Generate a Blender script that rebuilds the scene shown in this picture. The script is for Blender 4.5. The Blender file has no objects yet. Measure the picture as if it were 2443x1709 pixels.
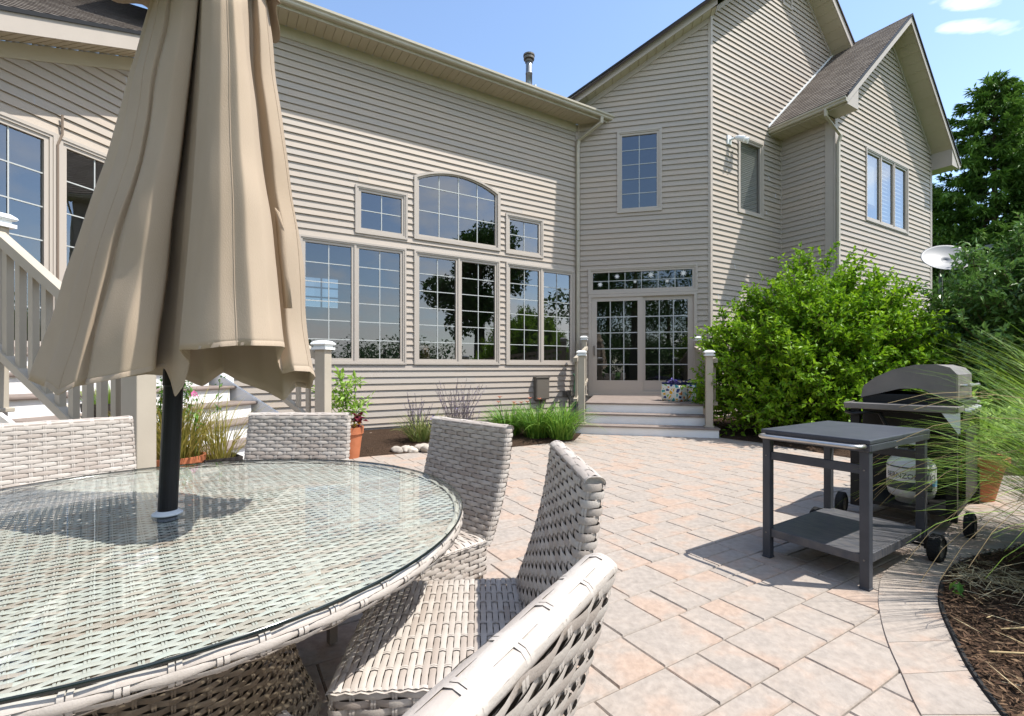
import bpy, math, random
from mathutils import Vector as V, Matrix, noise
import numpy as np
random.seed(7)
scene = bpy.context.scene
COL = scene.collection
R = math.radians
# ------------------------------------------------------------------ helpers
class MB:
    """collects faces; build() links them as ONE mesh object"""
    def __init__(s): s.v = []; s.f = []; s.a = []; s.uv = []; s.mi = []
    def face(s, pts, var=0.0, uv=None, mi=0):
        n = len(s.v); s.v.extend([tuple(p) for p in pts]); s.f.append(tuple(range(n, n+len(pts))))
        s.a.append(var); s.uv.append(uv); s.mi.append(mi)
    def grid(s, rows, var=0.0, closed=False, mi=0, varf=None):
        """rows: list of equal-length point lists, shared vertices"""
        n = len(s.v); w = len(rows[0])
        for r in rows: s.v.extend([tuple(p) for p in r])
        for i in range(len(rows)-1):
            for j in range(w if closed else w-1):
                k = (j+1) % w
                s.f.append((n+i*w+j, n+i*w+k, n+(i+1)*w+k, n+(i+1)*w+j))
                s.a.append(varf(i, j) if varf else var); s.uv.append(None); s.mi.append(mi)
    def box(s, c, x, y, z, var=0.0, mi=0):
        """c centre, x/y/z half-axis vectors"""
        c = V(c); x = V(x); y = V(y); z = V(z); n = len(s.v)
        for sx, sy, sz in ((-1,-1,-1),(1,-1,-1),(1,1,-1),(-1,1,-1),(-1,-1,1),(1,-1,1),(1,1,1),(-1,1,1)):
            s.v.append(tuple(c+x*sx+y*sy+z*sz))
        for f in ((0,3,2,1),(4,5,6,7),(0,1,5,4),(1,2,6,5),(2,3,7,6),(3,0,4,7)):
            s.f.append(tuple(n+i for i in f)); s.a.append(var); s.uv.append(None); s.mi.append(mi)
    def abox(s, x0, x1, y0, y1, z0, z1, var=0.0, mi=0):
        s.box(((x0+x1)/2,(y0+y1)/2,(z0+z1)/2), ((x1-x0)/2,0,0), (0,(y1-y0)/2,0), (0,0,(z1-z0)/2), var, mi)
    def tube(s, path, r, seg=8, var=0.0, caps=True, mi=0, flat=None):
        path = [V(p) for p in path]; rs = r if isinstance(r, (list, tuple)) else [r]*len(path)
        rows = []; up = None
        for i, p in enumerate(path):
            t = (path[min(i+1, len(path)-1)]-path[max(i-1, 0)]).normalized()
            if up is None: up = V((0,0,1)) if abs(t.z) < .9 else V((1,0,0))
            a = t.cross(up).normalized(); b = a.cross(t).normalized(); up = b
            rows.append([p+a*(math.cos(q)*rs[i])+b*(math.sin(q)*rs[i]*(flat or 1)) for q in (2*math.pi*k/seg for k in range(seg))])
        s.grid(rows, var, True, mi)
        if caps:
            s.face(list(reversed(rows[0])), var, mi=mi); s.face(rows[-1], var, mi=mi)
    def lathe(s, prof, c=(0,0,0), seg=32, var=0.0, mi=0, axis=None):
        rows = []; c = V(c)
        for r, z in prof:
            rows.append([c+V((r*math.cos(2*math.pi*k/seg), r*math.sin(2*math.pi*k/seg), z)) for k in range(seg)])
        s.grid(rows, var, True, mi)
    def extrude(s, poly, vec, var=0.0, mi=0):
        """closed planar polygon (list of points) pushed along vec"""
        p = [V(q) for q in poly]; vec = V(vec); n = len(p)
        s.face(list(reversed(p)), var, mi=mi); s.face([q+vec for q in p], var, mi=mi)
        for i in range(n):
            j = (i+1) % n; s.face([p[i], p[j], p[j]+vec, p[i]+vec], var, mi=mi)
    def build(s, name, mat, parent=None, smooth=False, weld=False, bevel=0, solid=0, subsurf=0):
        me = bpy.data.meshes.new(name); me.from_pydata(s.v, [], s.f)
        at = me.attributes.new('var', 'FLOAT', 'FACE'); at.data.foreach_set('value', np.array(s.a, dtype=np.float32))
        if any(u is not None for u in s.uv):
            ul = me.uv_layers.new(name='m'); flat = []
            for f, u in zip(s.f, s.uv):
                for k in range(len(f)): flat.extend(u[k] if u else (0, 0))
            ul.data.foreach_set('uv', np.array(flat, dtype=np.float32))
        for m in (mat if isinstance(mat, list) else [mat]): me.materials.append(m)
        if any(s.mi): me.polygons.foreach_set('material_index', np.array(s.mi, dtype=np.int32))
        if smooth: me.polygons.foreach_set('use_smooth', np.ones(len(s.f), dtype=bool))
        me.update()
        if weld:
            import bmesh
            b = bmesh.new(); b.from_mesh(me); bmesh.ops.remove_doubles(b, verts=b.verts, dist=.0006); b.to_mesh(me); b.free()
        o = bpy.data.objects.new(name, me); COL.objects.link(o)
        if parent: o.parent = parent
        if subsurf:
            m = o.modifiers.new('sub', 'SUBSURF'); m.levels = m.render_levels = subsurf
        if solid:
            m = o.modifiers.new('sol', 'SOLIDIFY'); m.thickness = solid; m.offset = 0
        if bevel:
            m = o.modifiers.new('bev', 'BEVEL'); m.width = bevel; m.segments = 2; m.limit_method = 'ANGLE'; m.angle_limit = R(40)
        return o
def tag(o, label=None, cat=None, group=None, kind=None):
    if label: o['label'] = label
    if cat: o['category'] = cat
    if group: o['group'] = group
    if kind: o['kind'] = kind
    return o
def thing(name, label, cat, loc=(0,0,0), rotz=0, group=None):
    o = bpy.data.objects.new(name, None); COL.objects.link(o); o.empty_display_size = .2
    o.location = loc; o.rotation_euler = (0, 0, rotz)
    return tag(o, label, cat, group)
def copy_tree(o, parent=None):
    c = o.copy(); COL.objects.link(c); c.parent = parent
    for ch in [x for x in o.children]: copy_tree(ch, c)
    return c
# ------------------------------------------------------------------ measuring the photograph (2443 x 1709)
CH, FX, CX, HY = 1.2, 1150.0, 1221.5, 877.0          # camera height, focal length, centre column, horizon row
def ray(x, y): return V(((x-CX)/FX, 1.0, (HY-y)/FX))
def at(x, y, Y): r = ray(x, y); return V((r.x*Y, Y, CH+r.z*Y))
def gnd(x, y, z=0.0): Y = (CH-z)*FX/(y-HY); return V(((x-CX)/FX*Y, Y, z))
class Frame:
    """a plane with its own axes: t along d, v along up, o out along n"""
    def __init__(s, O, d, up, n): s.O = V(O); s.d = V(d); s.up = V(up); s.n = V(n)
    def P(s, t, v, o=0.0): return s.O+s.d*t+s.up*v+s.n*o
    def px(s, x, y):
        r = ray(x, y); O = V((0,0,CH)); k = (s.O-O).dot(s.n)/r.dot(s.n); q = O+r*k-s.O
        return q.dot(s.d), q.dot(s.up)
UP = V((0,0,1))
dA = V((.8522,.5232,0)); nA = V((.5232,-.8522,0))
c45 = math.cos(R(45))
dE = V((dA.x*c45-dA.y*c45, dA.x*c45+dA.y*c45, 0)); nE = V((dE.y,-dE.x,0))
dB = V((dA.x*c45+dA.y*c45, -dA.x*c45+dA.y*c45, 0)); nB = V((dB.y,-dB.x,0))
WA = Frame((-2.80,9.14,0), dA, UP, nA)
pAB = WA.P(5.177,0)
WB = Frame(pAB, dB, UP, nB); LB = 3.055
pBC = WB.P(LB,0)
WC = Frame(pBC, dA, UP, nA); LC = 2.913
pCF = WC.P(LC,0)
WF = Frame(pCF, nA, UP, -dA); LF = 1.29
pFD = WF.P(LF,0)
WD = Frame(pFD, dA, UP, nA); LD = 5.79
WE = Frame((-5.99,5.64,0), dE, UP, nE); LE = 1.857
# ------------------------------------------------------------------ materials
def lin(c): return tuple(((x/255.0)/12.92 if x/255.0 <= .04045 else ((x/255.0+.055)/1.055)**2.4) for x in c)
def mat(name, col, rough=.6, col2=None, nscale=8, bump=0.0, bscale=40, spec=.3, metal=0.0, varmix=None, detail=6, stretch=None, coat=0, trans=None, emit=None):
    """principled; col/col2 mixed by noise, varmix = colour mixed in by the per-face attribute"""
    m = bpy.data.materials.new(name); m.use_nodes = True; nt = m.node_tree; N = nt.nodes; L = nt.links
    b = N['Principled BSDF']; b.inputs['Roughness'].default_value = rough; b.inputs['Specular IOR Level'].default_value = spec
    b.inputs['Metallic'].default_value = metal; b.inputs['Coat Weight'].default_value = coat
    tc = N.new('ShaderNodeTexCoord'); src = tc.outputs['Object']
    if stretch:
        mp = N.new('ShaderNodeMapping'); mp.inputs['Scale'].default_value = stretch; L.new(src, mp.inputs[0]); src = mp.outputs[0]
    out = None
    if col2:
        n = N.new('ShaderNodeTexNoise'); n.inputs['Scale'].default_value = nscale; n.inputs['Detail'].default_value = detail; L.new(src, n.inputs['Vector'])
        rp = N.new('ShaderNodeMapRange'); rp.inputs[1].default_value = .35; rp.inputs[2].default_value = .65; L.new(n.outputs[0], rp.inputs[0])
        mx = N.new('ShaderNodeMix'); mx.data_type = 'RGBA'; L.new(rp.outputs[0], mx.inputs[0])
        mx.inputs[6].default_value = (*col, 1); mx.inputs[7].default_value = (*col2, 1); out = mx.outputs[2]
    if varmix:
        a = N.new('ShaderNodeAttribute'); a.attribute_name = 'var'
        mx = N.new('ShaderNodeMix'); mx.data_type = 'RGBA'; L.new(a.outputs['Fac'], mx.inputs[0])
        if out: L.new(out, mx.inputs[6])
        else: mx.inputs[6].default_value = (*col, 1)
        mx.inputs[7].default_value = (*varmix, 1); out = mx.outputs[2]
    if out: L.new(out, b.inputs['Base Color'])
    else: b.inputs['Base Color'].default_value = (*col, 1)
    if bump:
        n = N.new('ShaderNodeTexNoise'); n.inputs['Scale'].default_value = bscale; n.inputs['Detail'].default_value = 8; L.new(src, n.inputs['Vector'])
        bp = N.new('ShaderNodeBump'); bp.inputs['Strength'].default_value = 1; bp.inputs['Distance'].default_value = bump
        L.new(n.outputs[0], bp.inputs['Height']); L.new(bp.outputs[0], b.inputs['Normal'])
    if trans:      # thin leaf / cloth: some light passes through
        t = N.new('ShaderNodeBsdfTranslucent'); ms = N.new('ShaderNodeMixShader'); ms.inputs[0].default_value = trans
        if out: L.new(out, t.inputs[0])
        else: t.inputs[0].default_value = (*col, 1)
        L.new(b.outputs[0], ms.inputs[1]); L.new(t.outputs[0], ms.inputs[2]); L.new(ms.outputs[0], N['Material Output'].inputs[0])
    return m
def glassmat(name, tint, refl, body=None, bodymix=0.0):
    """thin pane: part mirror, part clear"""
    m = bpy.data.materials.new(name); m.use_nodes = True; nt = m.node_tree; N = nt.nodes; L = nt.links
    N.remove(N['Principled BSDF'])
    g = N.new('ShaderNodeBsdfGlossy'); g.inputs['Roughness'].default_value = 0.0; g.inputs[0].default_value = (.93,.96,1,1)
    t = N.new('ShaderNodeBsdfTransparent'); t.inputs[0].default_value = (*tint, 1)
    lw = N.new('ShaderNodeLayerWeight'); lw.inputs[0].default_value = .35
    mr = N.new('ShaderNodeMapRange'); mr.inputs[3].default_value = refl[0]; mr.inputs[4].default_value = refl[1]; L.new(lw.outputs['Facing'], mr.inputs[0])
    if body is not None:
        lw.inputs[0].default_value = .5; pw = N.new('ShaderNodeMath'); pw.operation = 'POWER'; pw.inputs[1].default_value = 4.6; L.new(lw.outputs['Facing'], pw.inputs[0]); L.new(pw.outputs[0], mr.inputs[0])
    ms = N.new('ShaderNodeMixShader'); L.new(mr.outputs[0], ms.inputs[0]); L.new(t.outputs[0], ms.inputs[1]); L.new(g.outputs[0], ms.inputs[2])
    # old float glass waves a little
    tc = N.new('ShaderNodeTexCoord'); n = N.new('ShaderNodeTexNoise'); n.inputs['Scale'].default_value = 1.3; n.inputs['Detail'].default_value = 1; L.new(tc.outputs['Object'], n.inputs[0])
    bp = N.new('ShaderNodeBump'); bp.inputs['Strength'].default_value = .25; bp.inputs['Distance'].default_value = .01; L.new(n.outputs[0], bp.inputs['Height'])
    if body is None: L.new(bp.outputs[0], g.inputs['Normal'])
    L.new(ms.outputs[0], N['Material Output'].inputs[0])
    return m
M = {}
M['siding'] = mat('siding', (.43,.365,.30), .55, (.405,.343,.282), 2.5, .0006, 160, .3, stretch=(1,1,6), varmix=(.375,.334,.291))
M['trim'] = mat('trim', (.41,.362,.312), .5, (.39,.344,.296), 3, 0, 50, .35)
M['soffit'] = mat('soffit', (.45,.395,.295), .55, (.41,.36,.265), 1.2, 0, 50, .3)
M['gutter'] = mat('gutter', (.42,.38,.30), .4, (.38,.345,.265), 4, 0, 50, .4)
M['frame'] = mat('frame', (.43,.383,.333), .45, None, 3, 0, 50, .4)
M['grille'] = mat('grille', (.43,.45,.44), .5)
M['pane'] = glassmat('pane', (.60,.64,.64), (.12,.6))
M['roomglass'] = glassmat('roomglass', (.22,.26,.29), (.05,.5))
M['doorpane'] = glassmat('doorpane', (.55,.58,.57), (.12,.55))
M['room'] = mat('room', (.22,.19,.16), .8, (.17,.145,.12), 1.5)
M['curtain'] = mat('curtain', (.6,.58,.54), .8)
M['white'] = mat('white', (.78,.78,.77), .5, (.73,.73,.71), 3, .0003, 90)
M['tread'] = mat('tread', (.24,.195,.17), .7, (.19,.155,.135), 6, .0008, 60, .3)
M['post'] = mat('post', (.41,.365,.295), .6, (.375,.335,.27), 4, .0004, 90, .3)
M['cap'] = mat('cap', (.72,.74,.74), .35, None, 3, 0, 50, .5)
M['fabric'] = mat('fabric', (.45,.364,.276), .9, (.395,.312,.228), 3.2, .0007, 420, .05, trans=.08, stretch=(1,1,.45))
M['pole'] = mat('pole', (.010,.010,.011), .45, None, 3, 0, 50, .2)
M['plastic'] = mat('plastic', (.6,.63,.64), .4)
M['wicker'] = mat('wicker', (.50,.46,.415), .5, (.44,.40,.355), 30, .0006, 260, .3, varmix=(.34,.29,.25))
M['wickertop'] = mat('wickertop', (.50,.49,.455), .55, (.44,.43,.39), 30, .0006, 260, .25, varmix=(.37,.29,.245))
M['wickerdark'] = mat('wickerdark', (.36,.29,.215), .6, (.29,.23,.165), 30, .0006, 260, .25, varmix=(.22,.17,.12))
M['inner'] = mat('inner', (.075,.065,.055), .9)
M['leg'] = mat('leg', (.20,.155,.12), .5)
M['tableglass'] = glassmat('tableglass', (.965,.99,.975), (.03,.6), body=1)
M['glassedge'] = mat('glassedge', (.008,.014,.013), .15, None, 3, 0, 50, .6)
M['charcoal'] = mat('charcoal', (.042,.047,.058), .45, (.055,.06,.072), 9, .0002, 200, .4)
M['shelf'] = mat('shelf', (.06,.065,.078), .5, (.11,.105,.105), 14, .0003, 120, .4, stretch=(1,5,1))
M['steel'] = mat('steel', (.55,.53,.5), .3, (.48,.46,.43), 20, 0, 50, .5, metal=.85)
M['lid'] = mat('lid', (.21,.19,.17), .5, (.165,.15,.135), 5, .0003, 200, .4, metal=.25)
M['black'] = mat('black', (.012,.012,.012), .5)
M['rubber'] = mat('rubber', (.02,.02,.02), .8)
M['tank'] = mat('tank', (.62,.63,.62), .35, (.55,.56,.55), 8)
M['tankband'] = mat('tankband', (.05,.06,.06), .5)
M['blue'] = mat('blue', (.03,.18,.42), .4, (.12,.4,.6), 25)
M['terra'] = mat('terra', (.46,.16,.075), .75, (.40,.135,.06), 12, .0006, 80)
M['soil'] = mat('soil', (.05,.032,.022), .95, (.03,.02,.014), 40, .004, 70)
M['darkpot'] = mat('darkpot', (.035,.03,.028), .6)
M['concrete'] = mat('concrete', (.33,.32,.30), .9, (.27,.26,.245), 8, .001, 90)
M['rock'] = mat('rock', (.40,.36,.31), .85, (.25,.22,.19), 9, .006, 20, varmix=(.52,.47,.40))
M['dish'] = mat('dish', (.21,.215,.22), .45)
M['box'] = mat('box', (.14,.125,.105), .5)
M['hose'] = mat('hose', (.02,.16,.07), .45)
M['bark'] = mat('bark', (.11,.08,.055), .9, (.07,.05,.035), 20, .01, 30)
M['stem'] = mat('stem', (.13,.10,.05), .8)
M['skin'] = mat('skin', (.62,.40,.30), .6); M['hair'] = mat('hair', (.09,.045,.02), .7); M['dress'] = mat('dress', (.7,.68,.66), .8)
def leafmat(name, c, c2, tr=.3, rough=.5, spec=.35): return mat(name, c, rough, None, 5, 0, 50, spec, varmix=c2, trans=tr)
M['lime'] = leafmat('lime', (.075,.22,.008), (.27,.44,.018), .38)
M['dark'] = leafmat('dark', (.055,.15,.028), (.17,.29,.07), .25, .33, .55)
M['spruce'] = leafmat('spruce', (.05,.12,.024), (.22,.35,.06), .12, .6)
M['lily'] = leafmat('lily', (.07,.20,.025), (.22,.36,.05), .3)
M['grassblade'] = leafmat('grassblade', (.11,.26,.02), (.32,.44,.06), .35)
M['drygrass'] = leafmat('drygrass', (.26,.26,.045), (.36,.28,.08), .3)
M['potleaf'] = leafmat('potleaf', (.20,.36,.045), (.36,.52,.10), .4)
M['sage'] = leafmat('sage', (.13,.20,.05), (.28,.27,.10), .25)
M['sagestem'] = leafmat('sagestem', (.20,.17,.15), (.20,.17,.30), .1)
M['coral'] = mat('coral', (.58,.20,.13), .5, trans=.2); M['purple'] = mat('purple', (.12,.09,.32), .6); M['pink'] = mat('pink', (.6,.15,.35), .5, trans=.2)
M['yellow'] = mat('yellow', (.75,.42,.03), .5, trans=.2); M['maroon'] = mat('maroon', (.12,.01,.025), .5, trans=.2); M['whiteflower'] = mat('whiteflower', (.75,.75,.72), .6)
M['woods'] = leafmat('woods', (.035,.085,.02), (.10,.20,.04), .15)
# shingles: brick pattern in metres (uv), tabs of differing tone
def shinglemat():
    m = bpy.data.materials.new('shingles'); m.use_nodes = True; N = m.node_tree.nodes; L = m.node_tree.links; b = N['Principled BSDF']
    b.inputs['Roughness'].default_value = .9; b.inputs['Specular IOR Level'].default_value = .15
    uv = N.new('ShaderNodeUVMap'); uv.uv_map = 'm'
    br = N.new('ShaderNodeTexBrick'); br.inputs['Scale'].default_value = 1; br.inputs['Brick Width'].default_value = .24; br.inputs['Row Height'].default_value = .14
    br.inputs['Mortar Size'].default_value = .006; br.inputs['Color1'].default_value = (.115,.097,.082,1); br.inputs['Color2'].default_value = (.20,.175,.15,1); br.inputs['Mortar'].default_value = (.06,.045,.04,1); br.inputs['Bias'].default_value = .1
    L.new(uv.outputs[0], br.inputs['Vector'])
    n = N.new('ShaderNodeTexNoise'); n.inputs['Scale'].default_value = 260; n.inputs['Detail'].default_value = 3; L.new(uv.outputs[0], n.inputs['Vector'])
    mx = N.new('ShaderNodeMix'); mx.data_type = 'RGBA'; mx.blend_type = 'OVERLAY'; mx.inputs[0].default_value = .6; L.new(br.outputs[0], mx.inputs[6]); L.new(n.outputs[0], mx.inputs[7]); L.new(mx.outputs[2], b.inputs['Base Color'])
    bp = N.new('ShaderNodeBump'); bp.inputs['Distance'].default_value = .004; L.new(n.outputs[0], bp.inputs['Height']); L.new(bp.outputs[0], b.inputs['Normal'])
    return m
M['shingle'] = shinglemat()
# paving: stone faces blended from tan, rose and grey, a tone per stone
def pavermat(name):
    m = bpy.data.materials.new(name); m.use_nodes = True; N = m.node_tree.nodes; L = m.node_tree.links; b = N['Principled BSDF']
    b.inputs['Roughness'].default_value = .85; b.inputs['Specular IOR Level'].default_value = .2
    tc = N.new('ShaderNodeTexCoord'); a = N.new('ShaderNodeAttribute'); a.attribute_name = 'var'
    ad = N.new('ShaderNodeVectorMath'); ad.operation = 'MULTIPLY_ADD'
    cm = N.new('ShaderNodeCombineXYZ'); L.new(a.outputs['Fac'], cm.inputs[2]); L.new(cm.outputs[0], ad.inputs[0]); ad.inputs[1].default_value = (0,0,37); L.new(tc.outputs['Object'], ad.inputs[2])
    n = N.new('ShaderNodeTexNoise'); n.inputs['Scale'].default_value = 3.4; n.inputs['Detail'].default_value = 4; L.new(ad.outputs[0], n.inputs['Vector'])
    cr = N.new('ShaderNodeValToRGB'); e = cr.color_ramp.elements
    e[0].position = .25; e[0].color = (.30,.262,.226,1); e[1].position = .76; e[1].color = (.37,.27,.205,1)
    k = e.new(.42); k.color = (.325,.282,.243,1); k = e.new(.52); k.color = (.34,.288,.243,1); k = e.new(.6); k.color = (.365,.278,.22,1)
    L.new(n.outputs[0], cr.inputs[0])
    n2 = N.new('ShaderNodeTexNoise'); n2.inputs['Scale'].default_value = 28; n2.inputs['Detail'].default_value = 8; L.new(ad.outputs[0], n2.inputs['Vector'])
    mr = N.new('ShaderNodeMapRange'); mr.inputs[1].default_value = .3; mr.inputs[2].default_value = .7; mr.inputs[3].default_value = .86; mr.inputs[4].default_value = 1.1; L.new(n2.outputs[0], mr.inputs[0])
    hv = N.new('ShaderNodeHueSaturation'); L.new(cr.outputs[0], hv.inputs['Color']); L.new(mr.outputs[0], hv.inputs['Value']); hv.inputs['Saturation'].default_value = .95
    L.new(hv.outputs[0], b.inputs['Base Color'])
    bp = N.new('ShaderNodeBump'); bp.inputs['Distance'].default_value = .007; bp.inputs['Strength'].default_value = .8; L.new(n2.outputs[0], bp.inputs['Height']); L.new(bp.outputs[0], b.inputs['Normal'])
    return m
M['paver'] = pavermat('paver')
M['sand'] = mat('sand', (.20,.17,.14), .95, (.13,.11,.09), 60, .002, 200)
M['mulch'] = mat('mulch', (.075,.047,.031), .95, (.028,.018,.012), 45, .03, 55, .1)
M['chip'] = mat('chip', (.085,.05,.032), .9, None, 5, 0, 50, .1, varmix=(.26,.17,.10))
M['straw'] = mat('straw', (.42,.32,.17), .8, None, 5, 0, 50, .1, varmix=(.5,.44,.30))
M['lawn'] = mat('lawn', (.06,.13,.022), .9, (.09,.17,.03), 1.2, .02, 60, .1)
# ------------------------------------------------------------------ clapboards / shingle courses on any frame
def interp(poly, z):
    if z <= poly[0][1]: return poly[0][0]
    for (t0, z0), (t1, z1) in zip(poly, poly[1:]):
        if z <= z1: return t0+(t1-t0)*(z-z0)/max(1e-9, z1-z0)
    return poly[-1][0]
def JR(r0, k): return k*3.66+((math.sin(r0*127.1)*43758.5453) % 1)*3.4-.5
def courses(mb, F, left, right, z0, z1, pitch=.127, lip=.026, top=.002, holes=(), uv=False, zoff=0.0):
    """left/right: [(t,z)...] outlines; holes: (t0,t1,z0,z1) or ('arch',t0,t1,z0,zs,rise)"""
    r0 = math.floor((z0-zoff)/pitch)*pitch+zoff; kinks = [z for p in (left, right) for _, z in p]
    while r0 < z1-1e-6:
        r1 = r0+pitch; cut = {max(r0, z0), min(r1, z1)}
        for h in holes:
            zs = [h[3], h[4], h[4]+h[5]]+[h[4]+h[5]*k/10 for k in range(1, 10)] if h[0] == 'arch' else [h[2], h[3]]
            for z in zs:
                if max(r0, z0) < z < min(r1, z1): cut.add(z)
        for z in kinks:
            if max(r0, z0) < z < min(r1, z1): cut.add(z)
        cut = sorted(cut)
        for za, zb in zip(cut, cut[1:]):
            zm = (za+zb)/2; la, lb = interp(left, za), interp(left, zb); ra, rb = interp(right, za), interp(right, zb)
            lm, rm = (la+lb)/2, (ra+rb)/2
            if rm-lm < .004: continue
            iv = [(lm, rm)]
            for h in holes:
                if h[0] == 'arch':
                    _, t0, t1, a0, zs, rise = h
                    if not (a0 < zm < zs+rise): continue
                    if zm > zs:
                        w = (t1-t0)/2; rad = (w*w+rise*rise)/(2*rise); cz = zs+rise-rad; hw = math.sqrt(max(0, rad*rad-(zm-cz)**2)); c = (t0+t1)/2; t0, t1 = c-hw, c+hw
                else:
                    t0, t1, h0, h1 = h
                    if not (h0 < zm < h1): continue
                nv = []
                for a, b in iv:
                    if t1 <= a or t0 >= b: nv.append((a, b)); continue
                    if t0 > a: nv.append((a, t0))
                    if t1 < b: nv.append((t1, b))
                iv = nv
            oa = lip-(lip-top)*(za-r0)/pitch; ob = lip-(lip-top)*(zb-r0)/pitch
            for a, b in iv:
                a0 = la if a == lm else a; a1 = lb if a == lm else a; b0 = ra if b == rm else b; b1 = rb if b == rm else b
                u = [(a0, za), (b0, za), (b1, zb), (a1, zb)] if uv else None
                sp = [] if uv else [x for x in (JR(r0, k) for k in range(-3, 5)) if a0+.08 < x < b0-.08 and a1+.08 < x < b1-.08]
                la_, lb__ = [a0]+sp+[b0], [a1]+sp+[b1]
                for k in range(len(la_)-1):                     # boards butt with a slight overlap, each a shade of its own
                    e = .0016*(k % 2)
                    mb.face([F.P(la_[k], za, oa+e), F.P(la_[k+1], za, oa+e), F.P(lb__[k+1], zb, ob+e), F.P(lb__[k], zb, ob+e)], 0 if uv else (math.sin(r0*91.7+k*37.3)*43758.5) % 1, u if not sp else None)
                if abs(za-r0) < 1e-6:
                    hk = .018 if not uv else 0.0
                    mb.face([F.P(a0, za+hk, top-.001), F.P(b0, za+hk, top-.001), F.P(b0, za, oa-.003), F.P(a0, za, oa-.003)], 0, [(a0,za),(b0,za),(b0,za),(a0,za)] if uv else None)
                    mb.face([F.P(a0, za, oa-.003), F.P(b0, za, oa-.003), F.P(b0, za, oa), F.P(a0, za, oa)], 0, [(a0,za),(b0,za),(b0,za),(a0,za)] if uv else None)
                    if hk: mb.face([F.P(a0, za-.001, top), F.P(b0, za-.001, top), F.P(b0, za+hk, top-.001), F.P(a0, za+hk, top-.001)])
        r0 = r1
def fbox(mb, F, t0, t1, v0, v1, o0, o1, var=0.0, mi=0):
    mb.box(F.P((t0+t1)/2, (v0+v1)/2, (o0+o1)/2), F.d*((t1-t0)/2), F.n*((o1-o0)/2), F.up*((v1-v0)/2), var, mi)
def ring(mb, F, t0, t1, z0, z1, w, o0, o1, wb=None):
    """rectangular frame, butted corners"""
    wb = wb or w
    fbox(mb, F, t0, t0+w, z0, z1, o0, o1); fbox(mb, F, t1-w, t1, z0, z1, o0, o1)
    fbox(mb, F, t0+w, t1-w, z1-w, z1, o0, o1); fbox(mb, F, t0+w, t1-w, z0, z0+wb, o0, o1)
HOLES = {}
def window(F, key, t0, t1, z0, z1, n, cols, rows, cas=.065, sash=.048, name='window', label=None, grille=True, pane='pane'):
    """casing (the part), with sashes, panes and grilles as its sub-parts"""
    mb = MB(); ring(mb, F, t0, t1, z0, z1, cas*.55, -.05, .042); ring(mb, F, t0+cas*.55, t1-cas*.55, z0+cas*.55, z1-cas*.55, cas*.45, -.05, .03)
    iw = (t1-t0-2*cas); sw = iw/n
    for k in range(1, n): fbox(mb, F, t0+cas+sw*k-.02, t0+cas+sw*k+.02, z0+cas, z1-cas, -.05, .028)
    w = mb.build(name, M['frame'], HOUSE)
    if label: w['label'] = label
    for k in range(n):
        a = t0+cas+sw*k+(.02 if k else 0); b = t0+cas+sw*(k+1)-(.02 if k < n-1 else 0); c, d = z0+cas, z1-cas
        s = MB(); ring(s, F, a, b, c, d, sash, -.045, .012); s.build('sash', M['frame'], w)
        a += sash; b -= sash; c += sash; d -= sash
        g = MB(); g.face([F.P(a, c, -.02), F.P(b, c, -.02), F.P(b, d, -.02), F.P(a, d, -.02)]); g.build('pane', M[pane], w)
        if grille and cols*rows > 1:
            q = MB(); hw = .008
            for i in range(1, cols): x = a+(b-a)*i/cols; fbox(q, F, x-hw, x+hw, c, d, -.018, -.010)
            for j in range(1, rows): y = c+(d-c)*j/rows; fbox(q, F, a, b, y-hw, y+hw, -.0175, -.0105)
            q.build('grille', M['grille'], w)
    HOLES.setdefault(key, []).append((t0+.02, t1-.02, z0+.02, z1-.02))
    return w
HOUSE = thing('house', 'two storey taupe clapboard house with cross gables behind the patio', 'house', (0,0,0))
# ------------------------------------------------------------------ windows of the long wall
tz = WA.px
zt = (tz(712.3,559.7)[1]+tz(966.8,593.4)[1])/2; zb = tz(780.7,869.5)[1]
window(WA, 'A', tz(712,600)[0], tz(968,600)[0], zb, zt, 2, 2, 6)
window(WA, 'A', tz(987,600)[0], tz(1191,600)[0], zb, zt, 2, 2, 6)
window(WA, 'A', tz(1206,600)[0], tz(1369,600)[0], zb, zt, 2, 2, 6)
window(WA, 'A', tz(846.6,500)[0], tz(971.3,500)[0], (tz(846.6,557.5)[1]+tz(971.3,572.4)[1])/2, (tz(846.6,440.7)[1]+tz(971.3,464)[1])/2, 1, 2, 2, name='small_window')
window(WA, 'A', tz(1205.3,500)[0], tz(1294.5,500)[0], (tz(1205.3,606)[1]+tz(1294.5,617)[1])/2, (tz(1205.3,508.4)[1]+tz(1294.5,527)[1])/2, 1, 2, 2, name='small_window')
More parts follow.
